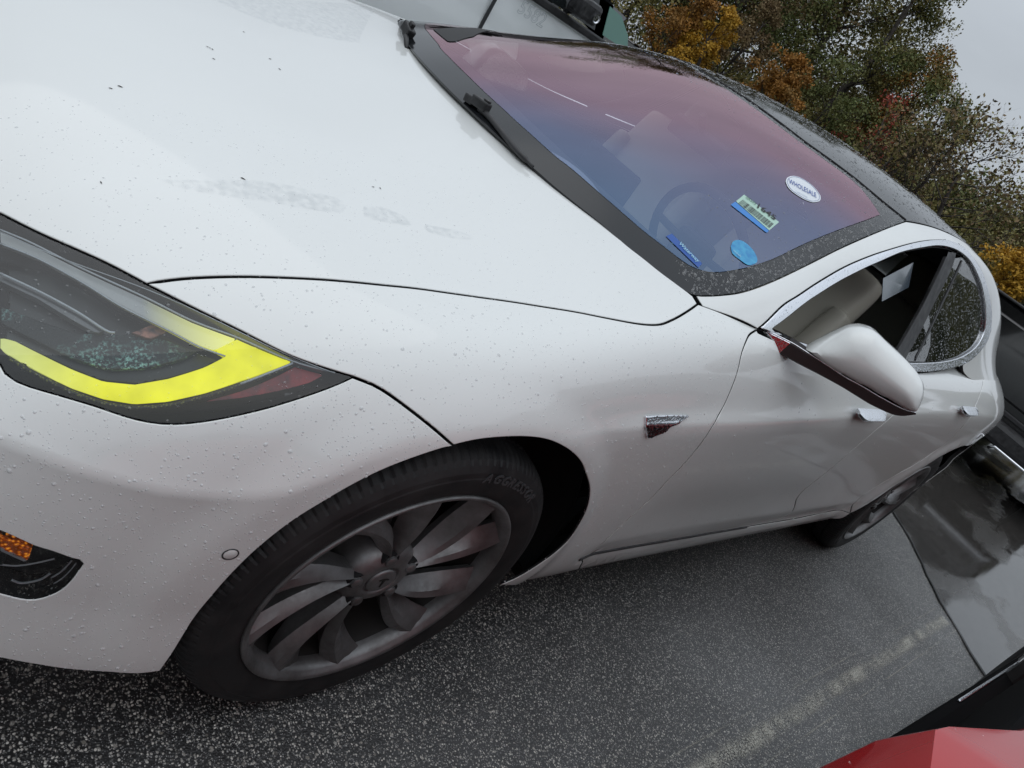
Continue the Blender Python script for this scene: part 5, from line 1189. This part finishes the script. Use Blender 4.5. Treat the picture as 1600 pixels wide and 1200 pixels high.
# white car on the far side
wc=empty('car',(0,0,0),label='white car with dark windows and pencilled numbers, parked behind at the top edge',cat='car')
cy=3.3
def w_(x,w,zt): return sym(x,[(w-.08,.22),(w-.02,.35),(w,.60),(w+.01,.85),(w-.02,zt-.10),(w-.045,zt),(0,zt+.03)],cy)
loft('body',[w_(.9,.55,.70),w_(1.05,.72,.78),w_(1.4,.84,.90),w_(1.9,.88,1.0),w_(2.5,.90,1.12),w_(3.0,.905,1.20),w_(3.6,.905,1.215),w_(4.6,.90,1.23),w_(5.3,.88,1.20),w_(5.45,.75,1.1),w_(5.5,.6,.9)],WHP,wc,angle=40)
loft('cabin',[sym(2.55,[(.80,1.12),(.70,1.15),(0,1.16)],cy),sym(3.1,[(.86,1.2),(.76,1.42),(.60,1.47),(0,1.49)],cy),sym(3.5,[(.86,1.21),(.77,1.47),(.62,1.52),(0,1.54)],cy),sym(4.05,[(.86,1.22),(.77,1.455),(.62,1.51),(0,1.53)],cy),sym(4.35,[(.86,1.22),(.79,1.38),(.64,1.45),(0,1.47)],cy),sym(4.55,[(.84,1.22),(.80,1.25),(.6,1.27),(0,1.28)],cy)],DGREY,wc,angle=30)
# side glass panes, proud of the cabin
def pane(pts,mat,nm='window'):
    V=[(x,y_,z) for x,y_,z in pts];n=len(V);V2=[(x,y_-.006,z) for x,y_,z in V];mb=MB();mb.add(V+V2,[tuple(range(n)),tuple(range(n,2*n))[::-1]]+[(i,i+n,(i+1)%n+n,(i+1)%n) for i in range(n)]);return mb.build(nm,mat,wc)
fy=lambda z:cy-(.86-(z-1.21)*.37)-.012
pane([(x,fy(z),z) for x,z in((2.95,1.245),(3.93,1.265),(3.88,1.45),(3.45,1.455),(3.2,1.41))],DGL);pane([(x,fy(z),z) for x,z in((4.02,1.27),(4.32,1.275),(4.27,1.36),(4.14,1.435),(4.0,1.44))],GGL)
mb=MB();mb.box((3.55,cy-.895,1.225),(2.1,.04,.05),bev=.012);mb.build('belt_moulding',BLACKPL,wc)
mb=MB();mb.box((3.62,cy-1.0,1.335),(.16,.18,.13),bev=.03);mb.tube([(3.62,cy-.85,1.26),(3.62,cy-.97,1.31)],.02,8);mm=mb.build('side_mirror',BLACKPL,wc)
mb=MB();mb.lathe([(0,0),(.018,.0),(.024,-.006),(.03,-.006),(.03,.01)],20,c=(3.66,cy-1.095,1.325));mb.build('mirror_lamp',CHROME,mm)
mb=MB();mb.box((3.05,cy-.912,1.0),(.018,.02,.36),bev=.004);mb.build('door_gap',DGREY,wc)
cu=bpy.data.curves.new('t','FONT');cu.body='5582';cu.size=.12;cu.resolution_u=2;cu.fill_mode='NONE';cu.bevel_depth=.0012;o=bpy.data.objects.new('t',cu);COL.objects.link(o);bpy.context.view_layer.update();me=bpy.data.meshes.new_from_object(o);bpy.data.objects.remove(o)
o=bpy.data.objects.new('marker_writing',me);me.materials.clear();me.materials.append(M('grease_pencil',(.30,.34,.37),.6));link(o,wc);o.rotation_euler=(R(90),0,0);o.location=(3.22,cy-.925,1.10)
for x in(1.75,4.6): small_wheel(wc,x,2.50,.34,.34,.2);small_wheel(wc,x,4.10,.34,.34,.2)
# black pickup, seen from behind
pk=empty('pickup_truck',(0,0,0),label='black pickup truck with bright bumper strip, parked behind the white car',cat='pickup truck')
cy=-.38
def tb(x,w,zt,zb=.50): return [(x,cy+w-.04,zb),(x,cy+w,zb+.08),(x,cy+w,1.0),(x,cy+w-.03,zt-.05),(x,cy+w-.07,zt),(x,cy-w+.07,zt),(x,cy-w+.03,zt-.05),(x,cy-w,1.0),(x,cy-w,zb+.08),(x,cy-w+.04,zb)]
loft('bed',[tb(8.10,.93,1.42),tb(8.14,.96,1.45),tb(9.75,.97,1.45)],BLKP,pk,angle=30)
loft('cab_body',[tb(9.8,.97,1.46),tb(11.6,.97,1.42),tb(12.2,.96,1.34),tb(13.4,.93,1.26),tb(13.6,.85,1.1)],BLKP,pk,angle=30)
def cb(x,w,z): return [(x,cy+.90,1.46),(x,cy+w+.04,z-.07),(x,cy+w-.04,z),(x,cy-w+.04,z),(x,cy-w-.04,z-.07),(x,cy-.90,1.46)]
loft('cab_roof',[cb(9.82,.66,1.86),cb(9.95,.70,1.95),cb(11.2,.70,1.96),cb(11.9,.6,1.50)],BLKP,pk,angle=30)
mb=MB();mb.box((9.80,cy,1.66),(.03,1.2,.30),bev=.01);mb.build('rear_window',DGL,pk)
mb=MB();mb.box((8.085,cy,1.04),(.05,1.50,.58),bev=.02);tg=mb.build('tailgate',BLKP,pk)
mb=MB();mb.box((8.055,cy,1.22),(.03,.24,.07),bev=.01);mb.build('handle',BLACKPL,tg)
mb=MB();mb.box((8.06,cy,.66),(.03,1.3,.05),bev=.01);mb.build('panel_crease',BLACKPL,tg)
mb=MB();mb.box((7.98,cy,.50),(.22,1.72,.20),bev=.05);bp=mb.build('bumper',BLACKPL,pk)
mb=MB();mb.tube([(7.90,cy-.22,.36),(7.86,cy-.26,.405),(7.86,cy-.60,.405),(7.86,cy-.88,.405),(7.9,cy-.93,.38)],.014,8);mb.build('bumper_strip',CHROME,bp,smooth=True)
for s_ in(-1,1):
    mb=MB();mb.box((8.09,cy+s_*.87,1.08),(.06,.12,.42),bev=.015);mb.build('tail_lamp',M('smoked_lamp',(.03,.004,.004),.15,coat=1),pk)
mb=MB();mb.box((8.9,cy+.95,1.465),(1.7,.05,.03),bev=.01);mb.box((8.9,cy-.95,1.465),(1.7,.05,.03),bev=.01);mb.box((8.12,cy,1.462),(.06,1.86,.025),bev=.01);mb.build('bed_rail',BLACKPL,pk)
for x in(9.0,12.3):
    for s_ in(-1,1): small_wheel(pk,x,cy+s_*.84,.40,.40,.26)
# row of parked cars further off
def far_car(x,y,rz,mat,label,h=1.5):
    e=empty('parked_car',(x,y,0),R(rz),label=label,cat='car',group='cars parked at the far side of the lot')
    k=h/1.5
    def s(xx,w,zt): return sym(xx,[(w-.05,.22),(w,.5),(w-.01,.75*k),(w-.06,zt),(0,zt+.03)],0)
    loft('body',[s(-2.25,.6,.62*k),s(-2.1,.8,.78*k),s(-1.2,.88,.95*k),s(0,.9,.98*k),s(1.5,.89,1.0*k),s(2.15,.82,.95*k),s(2.25,.7,.7*k)],mat,e)
    loft('cabin',[sym(-1.25,[(.76,.97*k),(.6,.99*k),(0,1.0*k)],0),sym(-.45,[(.80,.98*k),(.62,1.42*k),(0,1.46*k)],0),sym(1.1,[(.80,.99*k),(.64,1.45*k),(0,1.5*k)],0),sym(2.0,[(.76,.99*k),(.68,1.05*k),(0,1.08*k)],0)],DGL,e)
    loft('roof',[sym(-.42,[(.60,1.445*k),(.58,1.47*k),(0,1.49*k)],0),sym(1.1,[(.62,1.475*k),(.6,1.50*k),(0,1.53*k)],0)],mat,e)
    for a in(-1.35,1.35):
        for b in(-.80,.80): small_wheel(e,a,b,.33,.33,.2)
    return e
far_car(13.5,2.3,84,SILV,'silver estate car glimpsed over the black pickup bed',1.68)
far_car(17.5,9.5,90,WHP,'white car glimpsed at the end of the roof line, below the trees')
far_car(17.5,14.6,90,BLKP,'dark car glimpsed left of the other parked cars, under the trees')
# ------------------------------------------------------------------ trees
def leafmat(name,a,b,c):
    m=M(name,a,.6,spec=.25);t=NT(m);g=t.n('ShaderNodeNewGeometry');v=t.obj();f=t.noise(v,.9,3,.6)
    x=t.mix(t.rng(g.outputs['Random Per Island'],0,1,.15,.80),a,b);x=t.mix(t.rng(f,.45,.68,0,.8),x,c);t.l(x,t.b.inputs['Base Color'])
    return m
LG=leafmat('leaves_dark_green',(.085,.112,.036),(.140,.162,.052),(.18,.16,.05))
LO=leafmat('leaves_olive',(.13,.132,.044),(.205,.19,.062),(.23,.16,.05))
LB=leafmat('leaves_rust',(.15,.102,.052),(.22,.15,.075),(.17,.14,.06))
LY=leafmat('leaves_yellow',(.42,.22,.022),(.60,.36,.045),(.30,.19,.03))
LR=leafmat('leaves_orange',(.26,.115,.025),(.40,.19,.035),(.16,.10,.03))
LRED=leafmat('leaves_red',(.34,.05,.035),(.45,.10,.06),(.22,.06,.03))
BARK=M('bark',(.045,.036,.030),.9);noisy(BARK,(.03,.025,.022),(.085,.072,.06),6)
def polar(az,d): return (CAMP[0]+d*math.cos(R(az)),CAMP[1]+d*math.sin(R(az)))
def limb(mb,p,d,L,r,depth,rg,tips,bend=.25,fan=3):
    pts=[p];rs=[r];q=Vector(p);dd=Vector(d).normalized();n=4
    for i in range(n):
        dd=(dd+Vector((rg.gauss(0,bend),rg.gauss(0,bend),rg.gauss(.05,bend*.6)))*.5).normalized();q=q+dd*L/n;pts.append(q.copy());rs.append(r*(1-.55*(i+1)/n))
    mb.tube(pts,rs,5 if depth<2 else 3,cap=False);tips.append((q.copy(),L))
    if depth>0:
        for k in range(fan):
            j=rg.randint(2,n);a=Vector((rg.gauss(0,1),rg.gauss(0,1),rg.gauss(.3,.6))).normalized();limb(mb,pts[j],(dd*.9+a*.9),L*rg.uniform(.5,.75),rs[j]*.7,depth-1,rg,tips,bend,fan)
def leaves(centres,n,size,rg,squash=.8):
    nr=np.random.default_rng(rg.randint(0,10**9));C_=np.array([c for c,_ in centres]);Rr=np.array([r for _,r in centres])
    w=Rr**2;idx=nr.choice(len(C_),n,p=w/w.sum());d=nr.normal(size=(n,3));d/=np.linalg.norm(d,axis=1)[:,None];rad=Rr[idx]*nr.random(n)**.42
    P=C_[idx]+d*rad[:,None]*[1,1,squash];a=nr.normal(size=(n,3));a/=np.linalg.norm(a,axis=1)[:,None];b=np.cross(a,nr.normal(size=(n,3)));b/=np.linalg.norm(b,axis=1)[:,None]
    s=size*(.5+nr.random(n))[:,None];V=np.stack([P-a*s,P-b*s*.62,P+a*s,P+b*s*.62],1).reshape(-1,3);F=np.arange(4*n).reshape(-1,4)
    return V,F
def tree(az,d,h,spread,mat,label,nleaf=5200,size=.11,seed=0,base=.22,clumps=26,bare=False,lean=0,mat2=None,group='autumn trees along the edge of the lot'):
    rg=random.Random(seed);x,y=polar(az,d);root=empty('tree',(x,y,-.02),label=label,cat='tree',group=group)
    mb=MB();tips=[];r=.018*h+.05
    pts=[];q=Vector((0,0,0))
    for i in range(7): pts.append(q.copy());q=q+Vector((rg.gauss(lean,.12),rg.gauss(0,.12),h*.80/6))
    mb.tube(pts,[r*(1-.13*i) for i in range(7)],8,cap=False)
    for i in range(2,7):
        for k in range(2 if not bare else 3):
            a=rg.uniform(0,2*math.pi);limb(mb,pts[i],(math.cos(a),math.sin(a),rg.uniform(.35,1.0)),spread*rg.uniform(.55,.95)*(1.15-.1*i),r*.42*(1-.1*i),2 if not bare else 3,rg,tips,.22,3)
    mb.build('trunk',BARK,root,smooth=True)
    cs=[]
    for p,L in tips:
        if rg.random()<.62: cs.append((tuple(p),rg.uniform(.45,.95)*spread*.30))
    for k in range(clumps):
        z=h*(base+(1-base)*rg.random()**.8);t_=(z/h-base)/(1-base);w=spread*math.sqrt(max(.03,1-(2*t_-.85)**2*.75));a=rg.uniform(0,2*math.pi);rr_=w*rg.random()**.5*.85
        cs.append(((rr_*math.cos(a),rr_*math.sin(a),z*.96),rg.uniform(.5,1.1)*spread*.27))
    cs=[c for c in cs if c[0][2]<h]
    nb=nleaf if mat2 is None else int(nleaf*.6)
    V,F=leaves(cs,nb,size,rg);tag(mesh('crown',V,F,mat,root),kind='stuff')
    if mat2 is not None:
        rg.shuffle(cs);V,F=leaves(cs[:max(4,len(cs)//3)],nleaf-nb,size,rg);tag(mesh('crown',V,F,mat2,root),kind='stuff')
    return root
TL=[ # azimuth, distance, height, spread, materials, label
 (49,44,17,5.5,LG,LO,'tall dark green tree at the top edge, leftmost of the tree line',7000),
 (44.6,40,15,4.6,LB,LO,'rusty brown tree just right of the far parked car at the top edge',6500),
 (41.5,46,16,4.8,LO,LG,'olive tree behind the orange one, cut by the top edge',6500),
 (38.6,42,14,4.2,LG,LB,'dark green tree with brown patches above the roof line',6000),
 (35.6,47,18,4.4,LG,None,'tall thin-crowned tree with sky showing through near the top edge',3000),
 (32.6,45,14.5,3.9,LG,LO,'green tree between the two tall ones at the top edge',5200),
 (29.8,43,14.0,3.6,LO,LG,'tall green tree at the left edge of the open sky',6800),
 (27.2,47,9.4,2.6,LB,LO,'small brown tree below the tall green one',3600),
 (25.0,42,8.9,2.7,LO,LR,'tree with a gold-tipped crown halfway down the skyline',4600),
 (22.9,40,8.2,2.3,LG,None,'sparse green tree standing against the sky in mid skyline',2400),
 (13.5,46,7.6,3.2,LG,LO,'low green tree at the right edge behind the pickup',5200),
 (10.0,44,8.2,3.4,LO,LG,'olive tree beyond the right edge behind the pickup',4200)]
for i,(az,d,h,sp,m1_,m2_,lb,nl) in enumerate(TL): tree(az,d,h,sp,m1_,lb,int(nl*2.9),.062,100+i,mat2=m2_)
# front layer: smaller coloured trees and brush
TF=[(41.2,34,5.6,1.5,LR,'orange-brown small tree left of the yellow one above the roof'),
 (38.7,33,4.75,1.05,LY,'bright yellow small tree just above the windshield seam'),
 (39.9,35,4.0,1.3,LY,'low yellow bush at the foot of the yellow small tree'),
 (33.9,34,5.0,1.35,LR,'orange small tree right of the bright yellow one'),
 (31.8,33,4.0,1.2,LR,'faded orange bush below the orange small tree'),
 (25.6,36,6.3,1.5,LRED,'small tree with red leaf tufts in the middle of the slope'),
 (14.2,30,3.3,1.5,LY,'golden yellow bush just above the silver car at right'),
 (11.6,30,3.6,1.5,LY,'golden yellow bush at the right edge'),
 (36.4,36,6.2,1.6,LB,'maroon small tree right of the bright yellow one'),
 (29.4,35,5.6,1.9,LG,'dark green bush under the tall green tree')]
for i,(az,d,h,sp,m_,lb) in enumerate(TF): tree(az,d,h,sp,m_,lb,6500 if m_ is not LRED else 1100,.052,200+i,base=.25,clumps=16,group='small coloured trees in front of the tree line')
# bare, twiggy trees on the right
for i,(az,d,h,sp,lb) in enumerate(((21.6,34,6.6,3.0,'bare twiggy tree against the sky, left of the two at right'),(18.2,33,6.1,3.0,'bare twiggy tree at the right edge of the sky'),(24.0,33,5.0,2.6,'leafless brown tree low on the slope'))):
    tree(az,d,h,sp,LB,lb,1500,.07,300+i,base=.2,clumps=8,bare=True,mat2=LO,group='bare trees in front of the tree line')
# undergrowth that fills the slope between the trunks
nr=random.Random(77);cs=[]
for k in range(430):
    az=nr.uniform(4,52);d=nr.uniform(44,58);top=(10.6 if az>28.5 else 5.8);x,y=polar(az,d);cs.append(((x,y,nr.uniform(.4,top)),nr.uniform(1.0,2.2)))
for nm,m_,fr in(('undergrowth',LG,0),('undergrowth',LO,1),('undergrowth',LB,2)):
    V,F=leaves(cs[fr::3],52000,.10,nr);tag(mesh(nm,V,F,m_),kind='stuff')
cs=[]
for k in range(120):
    az=nr.uniform(8,50);d=nr.uniform(36,42);x,y=polar(az,d);cs.append(((x,y,nr.uniform(.3,3.6)),nr.uniform(.7,1.5)))
V,F=leaves(cs,36000,.07,nr);tag(mesh('undergrowth',V,F,LO),kind='stuff')
# wood on the other side of the lot, behind the photographer (seen only in reflections; ring extended to shade the near flank from low sky)
V=[];F=[];na=220
for k in range(na+1):
    az=-205+200*k/na;top=(9.5 if az<-40 else 9.0)+1.2*math.sin(az*.31)+.9*math.sin(az*.63+1)+1.0*math.sin(az*2.3)+.3*nr.uniform(-1,1)
    for j,(dd,zz) in enumerate(((36,0),(35.2,.25),(35.6,.5),(35.4,.72),(36.2,.88),(37.5,1.0),(40,.8),(41,0))):
        d=dd+.9*math.sin(az*.5+j)+.7*nr.uniform(-1,1);x,y=polar(az,d);V.append((x,y,top*zz+(.5*nr.uniform(-1,1) if 0<j<7 else -.2)))
for k in range(na):
    for j in range(7): F.append((k*8+j,(k+1)*8+j,(k+1)*8+j+1,k*8+j+1))
tag(mesh('woods',V,F,noisy(M('far_woods',(.04,.05,.02),.9),(.018,.024,.010),(.075,.075,.028),.9)),kind='stuff')
